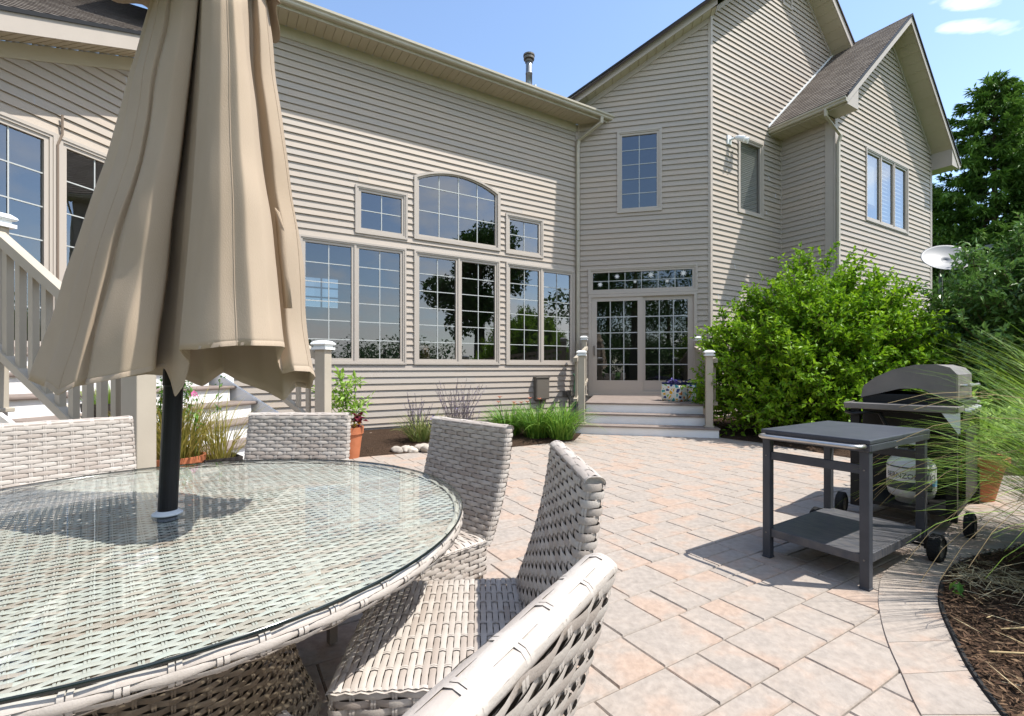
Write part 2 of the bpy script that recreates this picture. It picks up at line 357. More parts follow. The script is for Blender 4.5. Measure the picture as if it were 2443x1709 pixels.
# arched window
at0, at1 = tz(986.7,500)[0], tz(1192,500)[0]; az0 = (tz(986.7,571.5)[1]+tz(1192,599.5)[1])/2; azs = (tz(986.7,419.7)[1]+tz(1192,464)[1])/2
arise = tz(1070,411)[1]-azs
def arch_pts(t0, t1, zs, rise, n=20):
    w = (t1-t0)/2; rad = (w*w+rise*rise)/(2*rise); cz = zs+rise-rad; c = (t0+t1)/2; a = math.asin(min(1, w/rad))
    return [(c+rad*math.sin(-a+2*a*k/n), cz+rad*math.cos(-a+2*a*k/n)) for k in range(n+1)]
def arch_ring(mb, F, t0, t1, z0, zs, rise, w, o0, o1):
    outer = [(t0, z0)]+arch_pts(t0, t1, zs, rise)+[(t1, z0)]
    inner = [(t0+w, z0+w)]+arch_pts(t0+w, t1-w, zs-w*.4, rise*(1-.6*w))+[(t1-w, z0+w)]
    n = len(outer)
    for i in range(n):
        j = (i+1) % n
        A, B, C, D = outer[i], outer[j], inner[j], inner[i]
        mb.face([F.P(*A, o1), F.P(*B, o1), F.P(*C, o1), F.P(*D, o1)]); mb.face([F.P(*A, o0), F.P(*B, o0), F.P(*B, o1), F.P(*A, o1)]); mb.face([F.P(*D, o1), F.P(*C, o1), F.P(*C, o0), F.P(*D, o0)])
    return inner
mb = MB(); inn = arch_ring(mb, WA, at0, at1, az0, azs, arise, .065, -.05, .045)
AW = mb.build('arched_window', M['frame'], HOUSE)
s = MB(); i2 = arch_ring(s, WA, inn[0][0], inn[-1][0], inn[0][1], inn[1][1], inn[11][1]-inn[1][1], .045, -.045, .012); s.build('sash', M['frame'], AW)
g = MB(); g.face([WA.P(t, z, -.02) for t, z in i2]); g.build('pane', M['pane'], AW)
q = MB(); a, b, c = i2[0][0], i2[-1][0], i2[0][1]; spring = i2[1][1]; arcp = i2[1:-1]
for i in range(1, 4):
    x = a+(b-a)*i/4; top = max(z for t, z in arcp if abs(t-x) < .12); fbox(q, WA, x-.009, x+.009, c, top, -.018, -.010)
for j in (1, 2): y = c+(spring-c)*j/2.25; fbox(q, WA, a, b, y-.009, y+.009, -.0175, -.0105)
q.build('grille', M['grille'], AW)
HOLES['A'].append(('arch', at0+.02, at1-.02, az0+.02, azs-.01, arise-.01))
# ------------------------------------------------------------------ other windows
tb = WB.px
window(WB, 'B', tb(1472.5,400)[0], tb(1578.8,400)[0], (tb(1472.5,511)[1]+tb(1579,502)[1])/2, (tb(1472.5,317)[1]+tb(1578.8,304.4)[1])/2, 1, 2, 5, name='window')
bt0, bt1 = tb(1403.3,700)[0], tb(1664,700)[0]; btop = (tb(1403.3,643.3)[1]+tb(1664,628.4)[1])/2; bmid = (tb(1405,703)[1]+tb(1662,697)[1])/2
TR = window(WB, 'B', bt0, bt1, bmid+.004, btop, 1, 6, 2, name='transom_window', pane='doorpane')
tcw = WC.px
window(WC, 'C', tcw(1759,400)[0], tcw(1819,400)[0], (tcw(1759,507.7)[1]+tcw(1818.7,522.6)[1])/2, (tcw(1759,318.6)[1]+tcw(1818.7,348)[1])/2, 1, 2, 6, grille=False)
tdw = WD.px
window(WD, 'D', tdw(2063.3,400)[0], tdw(2163.9,400)[0], (tdw(2063.3,529)[1]+tdw(2163.9,557)[1])/2, (tdw(2063.3,350.3)[1]+tdw(2163.9,402.4)[1])/2, 3, 1, 1, name='triple_window')
window(WE, 'E', -.39, .555, 1.40, 4.19, 1, 2, 6, cas=.075, sash=.05, name='patio_door')
window(WE, 'E', .556, 1.52, 1.40, 4.19, 1, 2, 6, cas=.075, sash=.05, name='patio_door')
window(WE, 'E', -1.36, -.391, 1.40, 4.19, 1, 2, 6, cas=.075, sash=.05, name='patio_door')
# door rod / screen closer
mb = MB(); mb.tube([WE.P(.555,1.5,.05), WE.P(.555,4.05,.05), WE.P(.60,4.2,.06), WE.P(.60,4.45,.06)], .014, 6); mb.build('awning_rod', M['leg'], HOUSE)
# ------------------------------------------------------------------ sliding door
dz0 = .56; dt0, dt1 = bt0+.01, bt1-.01
mb = MB(); ring(mb, WB, dt0, dt1, dz0, bmid, .07, -.05, .045); fbox(mb, WB, dt0-.02, dt1+.02, dz0-.06, dz0, -.05, .09)
DOOR = mb.build('sliding_door', M['frame'], HOUSE)
mid = (dt0+dt1)/2
for k, (a, b, o) in enumerate(((dt0+.07, mid+.04, .0), (mid-.04, dt1-.07, -.035))):
    p = MB(); z0, z1 = dz0+.03, bmid-.07; st, br_ = .13, .30
    fbox(p, WB, a, a+st, z0, z1, o-.02, o+.02); fbox(p, WB, b-st, b, z0, z1, o-.02, o+.02); fbox(p, WB, a+st, b-st, z1-.1, z1, o-.02, o+.02); fbox(p, WB, a+st, b-st, z0, z0+br_, o-.02, o+.02)
    p.build('door_panel', M['frame'], DOOR)
    ga, gb, gc, gd = a+st, b-st, z0+br_, z1-.1
    g = MB(); g.face([WB.P(ga, gc, o), WB.P(gb, gc, o), WB.P(gb, gd, o), WB.P(ga, gd, o)]); g.build('pane', M['doorpane'], DOOR)
    q = MB()
    for i in range(1, 3): x = ga+(gb-ga)*i/3; fbox(q, WB, x-.011, x+.011, gc, gd, o+.002, o+.010)
    for j in range(1, 5): y = gc+(gd-gc)*j/5; fbox(q, WB, ga, gb, y-.011, y+.011, o+.003, o+.011)
    q.build('grille', M['grille'], DOOR)
h = MB(); h.tube([WB.P(dt0+.14,1.5,.025), WB.P(dt0+.14,1.5,.065), WB.P(dt0+.14,1.72,.065), WB.P(dt0+.14,1.72,.025)], .014, 8); h.build('handle', M['box'], DOOR)
HOLES['B'].append((dt0+.02, dt1-.02, dz0, bmid-.02))
# ------------------------------------------------------------------ walls
EV = 7.15                                                    # height of the level soffits
def wall(F, left, right, z0, z1, key=None, lab=None, zoff=0):
    mb = MB(); courses(mb, F, left, right, z0, z1, holes=HOLES.get(key, ()), zoff=zoff); return mb.build('wall', M['siding'], HOUSE)
wall(WA, [(-3.236,0)], [(5.177,0)], .05, EV, 'A')
def zC(q): return 9.49+.833*(q-9.47)                         # big gable, left slope (top of roof)
qof = lambda p: p.x*dA.x+p.y*dA.y
pof = lambda p: -p.x*nA.x-p.y*nA.y
zb0, zb1 = zC(qof(pAB))-.30, zC(qof(pBC))-.30
wall(WB, [(0,0),(0,zb0),(LB,zb1)], [(LB,0)], .05, zb1, 'B')
apexC = 3.25; zCa = zC(qof(WC.P(apexC,0)))-.30
wall(WC, [(0,0),(0,zb1),(apexC,zCa)], [(2*apexC,0),(2*apexC,zb1),(apexC,zCa)], .05, zCa, 'C')
wall(WF, [(0,0)], [(LF,0)], .05, EV)
zDtop = lambda t: 10.46-.9*abs(t-2.88)
zd0, zda, zd1 = zDtop(0)-.22, zDtop(2.88)-.22, zDtop(LD)-.22
wall(WD, [(0,0),(0,zd0),(2.88,zda)], [(LD,0),(LD,zd1),(2.88,zda)], .05, zda, 'D')
zEs = lambda t: 5.025+.495*t                                 # raking soffit over the angled wall
wall(WE, [(-4.5,0),(-4.5,zEs(-4.5)),(LE,zEs(LE))], [(LE,0)], 1.30, zEs(LE), 'E')
# right flank of the right wing and left flank of the long wing, so the house is closed from the side
WG = Frame(WD.P(LD,0), -nA, UP, dA); wall(WG, [(0,0)], [(6,0)], .05, EV)
WH = Frame(WA.P(-3.236,0), -nA, UP, -dA); wall(WH, [(0,0)], [(6,0)], .05, EV+.2)
# foundation strip
mb = MB()
for F, a, b in ((WA,-3.236,5.177),(WB,0,LB),(WC,0,LC),(WF,0,LF),(WD,0,LD)): fbox(mb, F, a, b, -.3, .09, -.2, -.004)
mb.build('foundation', M['concrete'], HOUSE)
# corner boards
mb = MB(); w = .09
def corner(F, t, z0, z1, s, o=.026): fbox(mb, F, t, t+s*w, z0, z1, -.02, o) if s > 0 else fbox(mb, F, t-w, t, z0, z1, -.02, o)
def cboard(F1, t1, s1, F2, t2, s2, z0, z1, w1=.09, w2=.09):
    m = MB()
    a, b = (t1, t1+w1) if s1 > 0 else (t1-w1, t1); fbox(m, F1, a, b, z0, z1, -.02, .028)
    a, b = (t2-.028, t2+w2) if s2 > 0 else (t2-w2, t2+.028); fbox(m, F2, a, b, z0, z1, -.02, .0285)
    m.build('corner_board', M['trim'], HOUSE)
cboard(WB, LB, -1, WC, 0, 1, .04, zb1-.02, .05, .05)
cboard(WF, LF, -1, WD, 0, 1, .04, EV, .2, .10)
cboard(WD, LD, -1, WG, 0, 1, .04, EV, .1, .1)
m = MB(); fbox(m, WC, LC-.045, LC-.002, .04, EV, -.01, .03); m.build('corner_board', M['trim'], HOUSE)
m = MB(); fbox(m, WA, 5.10, 5.175, .04, EV-.2, -.01, .03); fbox(m, WB, .002, .06, .04, zb0, -.01, .03); m.build('corner_board', M['trim'], HOUSE)
# ------------------------------------------------------------------ eaves: soffit boards, frieze, fascia, gutter
def soffit(F, t0, t1, o0, o1, z, zslope=0.0, board=.15):
    """boards run out from the wall; narrow grooves between them"""
    m = MB(); t = t0
    while t < t1:
        e = min(t+board, t1); z_ = lambda x: z+zslope*x
        m.face([F.P(t,z_(t),o0), F.P(t,z_(t),o1), F.P(e-.012,z_(e),o1), F.P(e-.012,z_(e),o0)])
        m.face([F.P(e-.012,z_(e),o0), F.P(e-.012,z_(e),o1), F.P(e-.006,z_(e)+.012,o1), F.P(e-.006,z_(e)+.012,o0)])
        m.face([F.P(e-.006,z_(e)+.012,o0), F.P(e-.006,z_(e)+.012,o1), F.P(e,z_(e),o1), F.P(e,z_(e),o0)])
        t = e
    m.face([F.P(t0,z+zslope*t0+.014,o0), F.P(t1,z+zslope*t1+.014,o0), F.P(t1,z+zslope*t1+.014,o1), F.P(t0,z+zslope*t0+.014,o1)])
    return m.build('soffit', M['soffit'], HOUSE)
def gutter(F, t0, t1, o, z, name='gutter'):
    prof = [(0,0),(.075,0),(.092,.02),(.092,.05),(.12,.075),(.12,.115),(.108,.115),(.108,.09),(.01,.09),(.0,.09)]
    m = MB(); m.extrude([F.P(t0, z+v, o+u) for u, v in prof], F.d*(t1-t0)); return m.build(name, M['gutter'], HOUSE)
def trimbox(F, t0, t1, v0, v1, o0, o1, name, mt='trim'):
    m = MB(); fbox(m, F, t0, t1, v0, v1, o0, o1); return m.build(name, M[mt], HOUSE)
soffit(WA, -3.6, 5.62, .03, .5, EV); trimbox(WA, -3.6, 5.10, EV-.20, EV, .0, .034, 'frieze_board', 'gutter'); trimbox(WA, -3.6, 5.68, EV-.03, EV+.17, .5, .52, 'fascia', 'gutter'); gutter(WA, -3.65, 5.80, .521, EV+.02)
# boarded end of the long eave against the angled wall
# main roof over the long wing
def roofplane(O, d, up, left, right, v1, thick=.05, name='roof'):
    n = d.cross(up).normalized(); n = n if n.z > 0 else -n; F = Frame(O, d, up, n); m = MB(); courses(m, F, left, right, 0, v1, .14, .012, .002, uv=True)
    # deck below the shingles
    pts = [(left[0][0],0)]+[(right[0][0],0)]+[p for p in right[1:]]+[p for p in reversed(left[1:])]
    pts = [p for i, p in enumerate(pts) if i == 0 or (abs(p[0]-pts[i-1][0])+abs(p[1]-pts[i-1][1])) > 1e-4]
    m2 = [F.P(t, v, -thick) for t, v in pts]; m3 = [F.P(t, v, .001) for t, v in pts]
    m.face(list(reversed(m2)), 0, [(0,0)]*len(m2))
    for i in range(len(m2)):
        j = (i+1) % len(m2); m.face([m2[i], m2[j], m3[j], m3[i]], 0, [(0,0)]*4)
    return m.build(name, M['shingle'], HOUSE), F
def slope(dirn, k): v = V((dirn.x, dirn.y, k)); return v.normalized()
L_ = math.sqrt(1+.667**2)
roofplane(WA.P(-3.7, EV+.165, .53), dA, slope(-nA, .667), [(0,0),(0,7)], [(9.6,0),(12.5,4.6),(12.5,7)], 7)
# wing on the left: the shingled slope climbs away, its edge cut off by the angled wall
EO = V((0,0,0))+dA*(-5.2)+(-nA)*(4.18); EO.z = -.05+.7*4.18
RE, FE = roofplane(EO, dA, slope(-nA, .7), [(0,0),(0,9.5)], [(.0,0),(4.36,4.36*1.2207),(4.361,9.3),(4.361,9.5)], 9.3)
def raking(F, t0, t1, zf, o1, h, th=.02, name='fascia', mt='trim', o0=None):
    """board following a raking line z = zf(t), bottom at zf, height h, from o0 to o1"""
    m = MB(); o0 = o1-th if o0 is None else o0
    a = [F.P(t0,zf(t0),o0), F.P(t1,zf(t1),o0), F.P(t1,zf(t1)+h,o0), F.P(t0,zf(t0)+h,o0)]
    m.extrude(a, F.n*(o1-o0)); return m.build(name, M[mt], HOUSE)
soffit(WE, -4.5, LE-.04, .0, .5, 5.025, .495, .13)
raking(WE, -4.5, LE-.05, lambda t: zEs(t)-.02, .52, .235, name='fascia'); raking(WE, -4.5, LE-.04, lambda t: zEs(t)-.20, .034, .19, name='frieze_board', mt='soffit', o0=.0)
raking(WE, -4.5, LE-.05, lambda t: zEs(t)+.20, .545, .05, th=.03, name='drip_edge', mt='black')
# big gable: raking edge over the angled wall and over the gable wall
zBf = lambda s: 7.67+.574*(s+.187)-.24
soffit(WB, -.35, LB+.1, .0, .3, 7.67+.574*.187-.24, .574, .2)
raking(WB, -.55, LB+.10, zBf, .32, .23, name='fascia'); raking(WB, -.6, LB+.13, lambda s: zBf(s)+.215, .35, .045, th=.04, name='drip_edge', mt='black'); raking(WB, 0.06, LB-.05, lambda s: zBf(s)-.12, .036, .13, o0=0.0, name='frieze_board')
zCf = lambda t: zC(qof(WC.P(t,0)))-.26
zCr = lambda t: zC(qof(WC.P(2*apexC-t,0)))-.26
soffit(WC, -.2, apexC, .0, .5, zCf(0), .833, .2); soffit(WC, apexC, 2*apexC+.4, .0, .5, zCr(0), -.833, .2)
raking(WC, -.05, apexC, zCf, .52, .24); raking(WC, apexC, 2*apexC+.5, zCr, .52, .24)
raking(WC, -.08, apexC, lambda t: zCf(t)+.22, .55, .05, th=.04, name='drip_edge', mt='black'); raking(WC, apexC, 2*apexC+.5, lambda t: zCr(t)+.22, .55, .05, th=.04, name='drip_edge', mt='black')
raking(WC, .05, apexC, lambda t: zCf(t)-.12, .036, .13, o0=0.0, name='frieze_board'); raking(WC, apexC, 2*apexC, lambda t: zCr(t)-.12, .036, .13, o0=0.0, name='frieze_board')
# the two slopes of the big gable: left slope starts over the angled wall, right slope hidden
kC = math.sqrt(1+.833**2); q0 = 6.9
def qp(q, p, z=0): v = dA*q+(-nA)*p; v.z = z; return v
m = MB(); p_front = pof(WC.P(0,0,.55)); pB = pof(WB.P(-.5,0,.34)); qB = qof(WB.P(-.6,0,.34)); qBC = qof(WC.P(-.08,0,.55)); qR = qof(WC.P(apexC,0)); 
poly = [qp(qB, pB, zC(qB)+.01), qp(qBC, p_front, zC(qBC)+.01), qp(qR, p_front, zC(qR)+.01), qp(qR, p_front+8, zC(qR)+.01), qp(qB, p_front+8, zC(qB)+.01)]
m.extrude(poly, V((0,0,-.05))); 
qe = qof(WC.P(2*apexC+.6,0)); zr = lambda q: zC(2*qR-q)
poly = [qp(qR, p_front, zr(qR)+.01), qp(qe, p_front, zr(qe)+.01), qp(qe, p_front+8, zr(qe)+.01), qp(qR, p_front+8, zr(qR)+.01)]
m.extrude(poly, V((0,0,-.05))); m.build('roof', M['shingle'], HOUSE)
# right wing gable: eaves, boxed returns, slopes
kD = math.sqrt(1+.81); OV = .5
zDs = lambda t: zDtop(t)-.20
soffit(WD, -.05, 2.88, .0, OV, zDs(0), .9, .2); soffit(WD, 2.88, LD+.05, .0, OV, zDs(0)+2*2.88*.9, -.9, .2)
for a, b, sg in ((-.55, 2.88, 1), (2.88, LD+.55, -1)):
    zf = lambda t: zDtop(t)-.22
    raking(WD, a, b, zf, OV+.02, .20); raking(WD, a-.02 if sg > 0 else a, b if sg > 0 else b+.02, lambda t: zf(t)+.185, OV+.05, .045, th=.04, name='drip_edge', mt='black')
    raking(WD, max(a, 0.1), min(b, LD-.1), lambda t: zDs(t)-.13, .036, .13, o0=0.0, name='frieze_board')
# level eave of the left side of that wing, running back to the gable wall, plus the box returns
FLe = Frame(WD.P(0,0,OV), -nA, UP, -dA)               # t runs back along the eave, o outwards (left)
soffit(FLe, OV, LF+OV, .0, .5, EV); trimbox(FLe, OV-.02, LF+OV, EV, EV+.16, .5, .52, 'fascia', 'gutter'); gutter(FLe, -.02, LF+OV-.02, .521, EV+.03)
m = MB(); m.extrude([WD.P(-.52,EV,OV+.001), WD.P(.0,EV,OV+.001), WD.P(.0,zDtop(0)-.2,OV+.001), WD.P(-.52,zDtop(-.52)-.2,OV+.001)], -nA*(OV-.03)); m.build('eave_return', M['trim'], HOUSE)
m = MB(); m.extrude([WD.P(LD+.52,EV,OV+.001), WD.P(LD,EV,OV+.001), WD.P(LD,zDtop(LD)-.2,OV+.001), WD.P(LD+.52,zDtop(LD+.52)-.2,OV+.001)], -nA*(OV+3)); m.build('eave_return', M['trim'], HOUSE)
gutter(Frame(WD.P(LD,0,OV), -nA, UP, dA), -.02, 3, .54, EV+.05)
# left slope: shingles from the eave up to the ridge, ending on the gable wall
Dl = WD.P(-.62, zDtop(-.62)-.0, OV+.03); run = 2.88+.62
RL, FL = roofplane(Dl, -nA, V((dA.x/kD, dA.y/kD, .9/kD)), [(0,0),(0,run*kD)], [(LF+OV+.03,0),(LF+OV+.03,run*kD)], run*kD)
# right slope of the small gable, ridge board, step flashing
m = MB(); P1 = [WD.P(2.88, 10.47, OV+.03), WD.P(LD+.62, zDtop(LD+.62)+.01, OV+.03)]
m.extrude([P1[0], P1[1], P1[1]-nA*5, P1[0]-nA*5], V((0,0,-.05))); m.build('roof', M['shingle'], HOUSE)
m = MB(); fl = Frame(WC.P(0,0,.012), dA, UP, nA); tA = LC-.60; 
a0, a1 = (WD.P(-.62,0).x, 0), 0
for (ta, tb_) in ((-.62, 2.88),):
    base = qof(WD.P(0,0)); cq = qof(WC.P(0,0)); za, zb_ = zDtop(-.62), zDtop(2.88)
    ta_, tb2 = base-.62-cq, base+2.88-cq
    m.extrude([fl.P(ta_, za+.015), fl.P(tb2, zb_+.015), fl.P(tb2, zb_+.07), fl.P(ta_, za+.07)], nA*.03)
m.build('flashing', M['cap'], HOUSE)
def pipe(path, w, d, name, mt='gutter'):
    m = MB()
    rows = []
    path = [V(p) for p in path]
    for i, p in enumerate(path):
        t = (path[min(i+1,len(path)-1)]-path[max(i-1,0)]).normalized(); a = V(w).normalized(); b = t.cross(a).normalized()
        k = V(w).length; rows.append([p+a*k+b*d, p-a*k+b*d, p-a*k-b*d, p+a*k-b*d])
    m.grid(rows, 0, True); m.face(rows[0]); m.face(rows[-1]); return m.build(name, M[mt], HOUSE, bevel=.008)
pipe([WA.P(5.44,EV+.03,.58), WA.P(5.44,EV-.10,.57), WA.P(5.14,6.74,.10), WA.P(5.12,6.60,.075), WA.P(5.12,.55,.075), WA.P(5.12,.45,.075), WA.P(5.08,.34,.2)], dA*.042, .03, 'downspout')
pipe([FLe.P(.42,EV+.05,.58), FLe.P(.42,EV-.12,.57), WD.P(.02,6.72,.12), WD.P(.03,6.58,.07), WD.P(.03,.4,.07)], dA*.042, .03, 'downspout')
# vent pipe on the long roof
base = at(1262, 216, 12.6); m = MB(); x, y = base.x, base.y
m.lathe([(.13,base.z-.15),(.11,base.z+.04),(.085,base.z+.06)], (x,y,0), 20, mi=1); m.lathe([(.085,base.z+.06),(.085,base.z+.42),(.09,base.z+.42),(.09,base.z+.45),(.083,base.z+.45),(.083,base.z+.80)], (x,y,0), 20)
vp = m.build('vent_pipe', [mat('galv', (.30,.32,.34), .35, (.22,.24,.26), 9, 0, 50, .5, metal=.6), M['black']], HOUSE, smooth=True)
m = MB(); zt_ = base.z
for a, b, r in ((.72,.78,.10),(.80,.86,.14),(.88,.92,.15)): m.lathe([(.0,zt_+a),(r,zt_+a),(r,zt_+b),(0,zt_+b+.02)], (x,y,0), 20)
m.build('cap', M['box'], vp)
m = MB(); m.tube([(x+.16,y,zt_-.1),(x+.16,y,zt_+.14)], .035, 10); m.build('vent_pipe', M['white'], HOUSE)
# gable vent, floodlight
gt, gz = WC.px(1876, 20); m = MB(); ring(m, WC, gt-.22, gt+.22, gz, gz+.75, .05, -.01, .045)
for k in range(7): z = gz+.06+k*.09; m.extrude([WC.P(gt-.17,z,.01), WC.P(gt-.17,z+.07,.01), WC.P(gt-.17,z,.035)], dA*.34)
m.build('gable_vent', M['trim'], HOUSE)
ft, fz = WC.px(1737, 336); m = MB(); fbox(m, WC, ft-.08, ft+.08, fz-.11, fz+.11, .0, .045); m.tube([WC.P(ft,fz,.03), WC.P(ft+.06,fz+.03,.12)], .03, 10)
fl_ = m.build('floodlight', M['cap'], HOUSE, bevel=.01)
for du in (.10, .26):
    m = MB(); p = WC.P(ft+du-.02,fz+.05,.13); q = WC.P(ft+du+.08,fz-.03,.30); m.tube([p, p+(q-p)*.3, p+(q-p)*.7, q], [.03,.055,.07,.075], 14); m.build('lamp_head', M['cap'], fl_, smooth=False)
# utility boxes low on the long wall
ut, uz = WA.px(1272, 955)[0], 0; ut1 = WA.px(1303, 940)[0]; uz0, uz1 = WA.px(1290, 953)[1], WA.px(1290, 901)[1]
m = MB(); fbox(m, WA, ut, ut1, uz0, uz1, .01, .13); m.tube([WA.P((ut+ut1)/2, .05, .07), WA.P((ut+ut1)/2, uz0, .07)], .025, 8); ub = m.build('utility_box', M['box'], HOUSE, bevel=.006)
m = MB(); fbox(m, WA, ut-.012, ut1+.012, uz1-.01, uz1+.015, .0, .15); fbox(m, WA, ut+.02, ut1-.02, uz0+.03, uz1-.04, .13, .137); m.build('cover', M['box'], ub)
vt, vz = WA.px(1352, 938); m = MB(); m.tube([WA.P(vt,vz,.0), WA.P(vt,vz,.12)], .075, 14); m.tube([WA.P(vt,vz-.02,.10), WA.P(vt,vz-.25,.10), WA.P(vt+.02,.05,.10)], .02, 8); fbox(m, WA, vt-.14, vt+.10, vz-.06, vz+.05, .0, .06)
m.build('gas_regulator', M['box'], HOUSE)  # gas regulator: round body, wall box and down pipe
m = MB(); m.tube([WA.P(5.0,1.05,.05), WA.P(5.02,.98,.1), WA.P(5.0,.7,.08), WA.P(5.05,.4,.09), WA.P(4.98,.06,.12)], .013, 8); m.build('hose', M['hose'], HOUSE)
# rooms behind the glass
def room(F, t0, t1, z0, z1, depth, hole=None, mt='room'):
    m = MB(); o = -.06; e = -depth
    m.face([F.P(t0,z0,o),F.P(t1,z0,o),F.P(t1,z0,e),F.P(t0,z0,e)]); m.face([F.P(t0,z1,o),F.P(t1,z1,o),F.P(t1,z1,e),F.P(t0,z1,e)])
    m.face([F.P(t0,z0,o),F.P(t0,z1,o),F.P(t0,z1,e),F.P(t0,z0,e)]); m.face([F.P(t1,z0,o),F.P(t1,z1,o),F.P(t1,z1,e),F.P(t1,z0,e)])
    if hole:
        a, b, c, d = hole; m2 = m
        for q in ((t0,a,z0,z1),(b,t1,z0,z1),(a,b,z0,c),(a,b,d,z1)): m.face([F.P(q[0],q[2],e),F.P(q[1],q[2],e),F.P(q[1],q[3],e),F.P(q[0],q[3],e)])
        for k in range(1,4): x = a+(b-a)*k/4; fbox(m, F, x-.02, x+.02, c, d, e-.02, e+.02)
        for k in range(1,3): x = c+(d-c)*k/3; fbox(m, F, a, b, x-.02, x+.02, e-.015, e+.015)
        g = MB(); g.face([F.P(a,c,e+.03),F.P(b,c,e+.03),F.P(b,d,e+.03),F.P(a,d,e+.03)]); g.build('back_pane', M['roomglass'], HOUSE)
    else: m.face([F.P(t0,z0,e),F.P(t1,z0,e),F.P(t1,z1,e),F.P(t0,z1,e)])
    return m.build('interior_room', M[mt], HOUSE)
Fb = Frame(WA.P(0,0,-5), dA, UP, nA); h0 = Fb.px(640, 725); h1 = Fb.px(806, 668)
room(WA, -2.4, 5.0, .35, 6.3, 5, (h0[0], h1[0], h0[1], h1[1]))
room(WB, .06, 2.99, .5, btop+.12, 3.2); 
for F, a, b, c, d, dp in ((WB, tb(1472,400)[0]-.1, tb(1580,400)[0]+.1, 4.0, 7.0, 1.6), (WC, tcw(1759,400)[0]-.1, tcw(1819,400)[0]+.1, 4.3, 7.0, 1.2), (WD, tdw(2063,400)[0]-.1, tdw(2164,400)[0]+.1, 4.0, 7.0, 1.6), (WE, -1.4, 1.5, 1.36, 4.25, 2.2)):
    room(F, a, b, c, d, dp)
m = MB(); bc = HOLES['C'][0]; z = bc[2]+.1
while z < bc[3]-.08: fbox(m, WC, bc[0]+.1, bc[1]-.1, z, z+.032, -.10, -.075); z += .048
m.build('blind', M['curtain'], HOUSE)
m = MB(); bd = HOLES['D'][0]; w3 = (bd[1]-bd[0])/3
z = bd[2]+.1
while z < bd[3]-.08: fbox(m, WD, bd[0]+w3*1.1, bd[1]-.1, z, z+.03, -.10, -.085); z += .11
fbox(m, WD, bd[0]+.12, bd[0]+w3*.9, bd[2]+.5, bd[3]-.1, -.09, -.08); m.build('blind', M['curtain'], HOUSE)
# ------------------------------------------------------------------ steps at the sliding door
def steps_frame(F, o): return Frame(F.P(0,0,0), F.d, UP, F.n)
ST = thing('door_steps', 'white riser wooden steps and landing up to the sliding glass door', 'steps', WB.P(1.45,0,2))
def part(mb, name, mt, root, **k):
    o = mb.build(name, M[mt], root, **k); o.matrix_parent_inverse = Matrix.Translation(root.location).inverted() if not any(root.rotation_euler) else root.matrix_world.inverted(); return o
levels = [(.166,3.17,.20,2.72),(.348,2.87,.40,2.55),(.53,2.57,.40,2.55)]
for z, o, a, b in levels:
    m = MB(); fbox(m, WB, a+.02, b-.02, z-.182 if z > .2 else -.02, z-.032, .05, o-.03); part(m, 'riser', 'white', ST)
    m = MB(); oo = o-.33 if z < .5 else .10; fbox(m, WB, a, b, z-.03, z, oo, o); part(m, 'tread', 'tread', ST, bevel=.008)
def post(F, t, o, z0, z1, root, w=.058, cw=.085, light=False):
    m = MB(); fbox(m, F, t-w, t+w, z0, z1-.10, o-w, o+w); fbox(m, F, t-w-.02, t+w+.02, z0, z0+.03, o-w-.02, o+w+.02); p = part(m, 'newel_post', 'post', root, bevel=.006)
    m = MB(); fbox(m, F, t-cw, t+cw, z1-.10, z1-.075, o-cw, o+cw); fbox(m, F, t-w-.008, t+w+.008, z1-.075, z1-.05, o-w-.008, o+w+.008)
    c = lambda k, z: [F.P(t-k,z,o-k), F.P(t+k,z,o-k), F.P(t+k,z,o+k), F.P(t-k,z,o+k)]
    m.grid([c(cw,z1-.05), c(cw+.006,z1-.04), c(cw,z1-.028), c(cw*.75,z1-.008), c(cw*.35,z1), c(.003,z1+.001)], 0, True); m.face(c(cw,z1-.05)); part(m, 'post_cap', 'cap', p)
    return p
def flight(F, t, oA, zA, oB, zB, root, n, low=.72):
    """sloping top and bottom rails with balusters between two posts"""
    for dz, hh, nm in ((0,.075,'handrail'), (-low,.06,'bottom_rail')):
        m = MB(); m.extrude([F.P(t-.035,zA+dz,oA), F.P(t+.035,zA+dz,oA), F.P(t+.035,zA+dz+hh,oA), F.P(t-.035,zA+dz+hh,oA)], F.P(0,zB,oB)-F.P(0,zA,oA)); part(m, nm, 'post', root)
    for k in range(1, n):
        u = k/n; o = oA+(oB-oA)*u; z = zA+(zB-zA)*u
        m = MB(); fbox(m, F, t-.02, t+.02, z-low+.03, z+.02, o-.02, o+.02); part(m, 'baluster', 'post', root)
post(WB, .375, 3.0, .166, 1.515, ST); post(WB, 2.563, 3.0, .166, 1.50, ST)
post(WB, .19, .34, .53, 1.95, ST); post(WB, 2.74, .34, .53, 1.9, ST)
flight(WB, .25, 2.94, 1.30, .40, 1.62, ST, 20, .74); flight(WB, 2.68, 2.94, 1.28, .40, 1.60, ST, 20, .74)
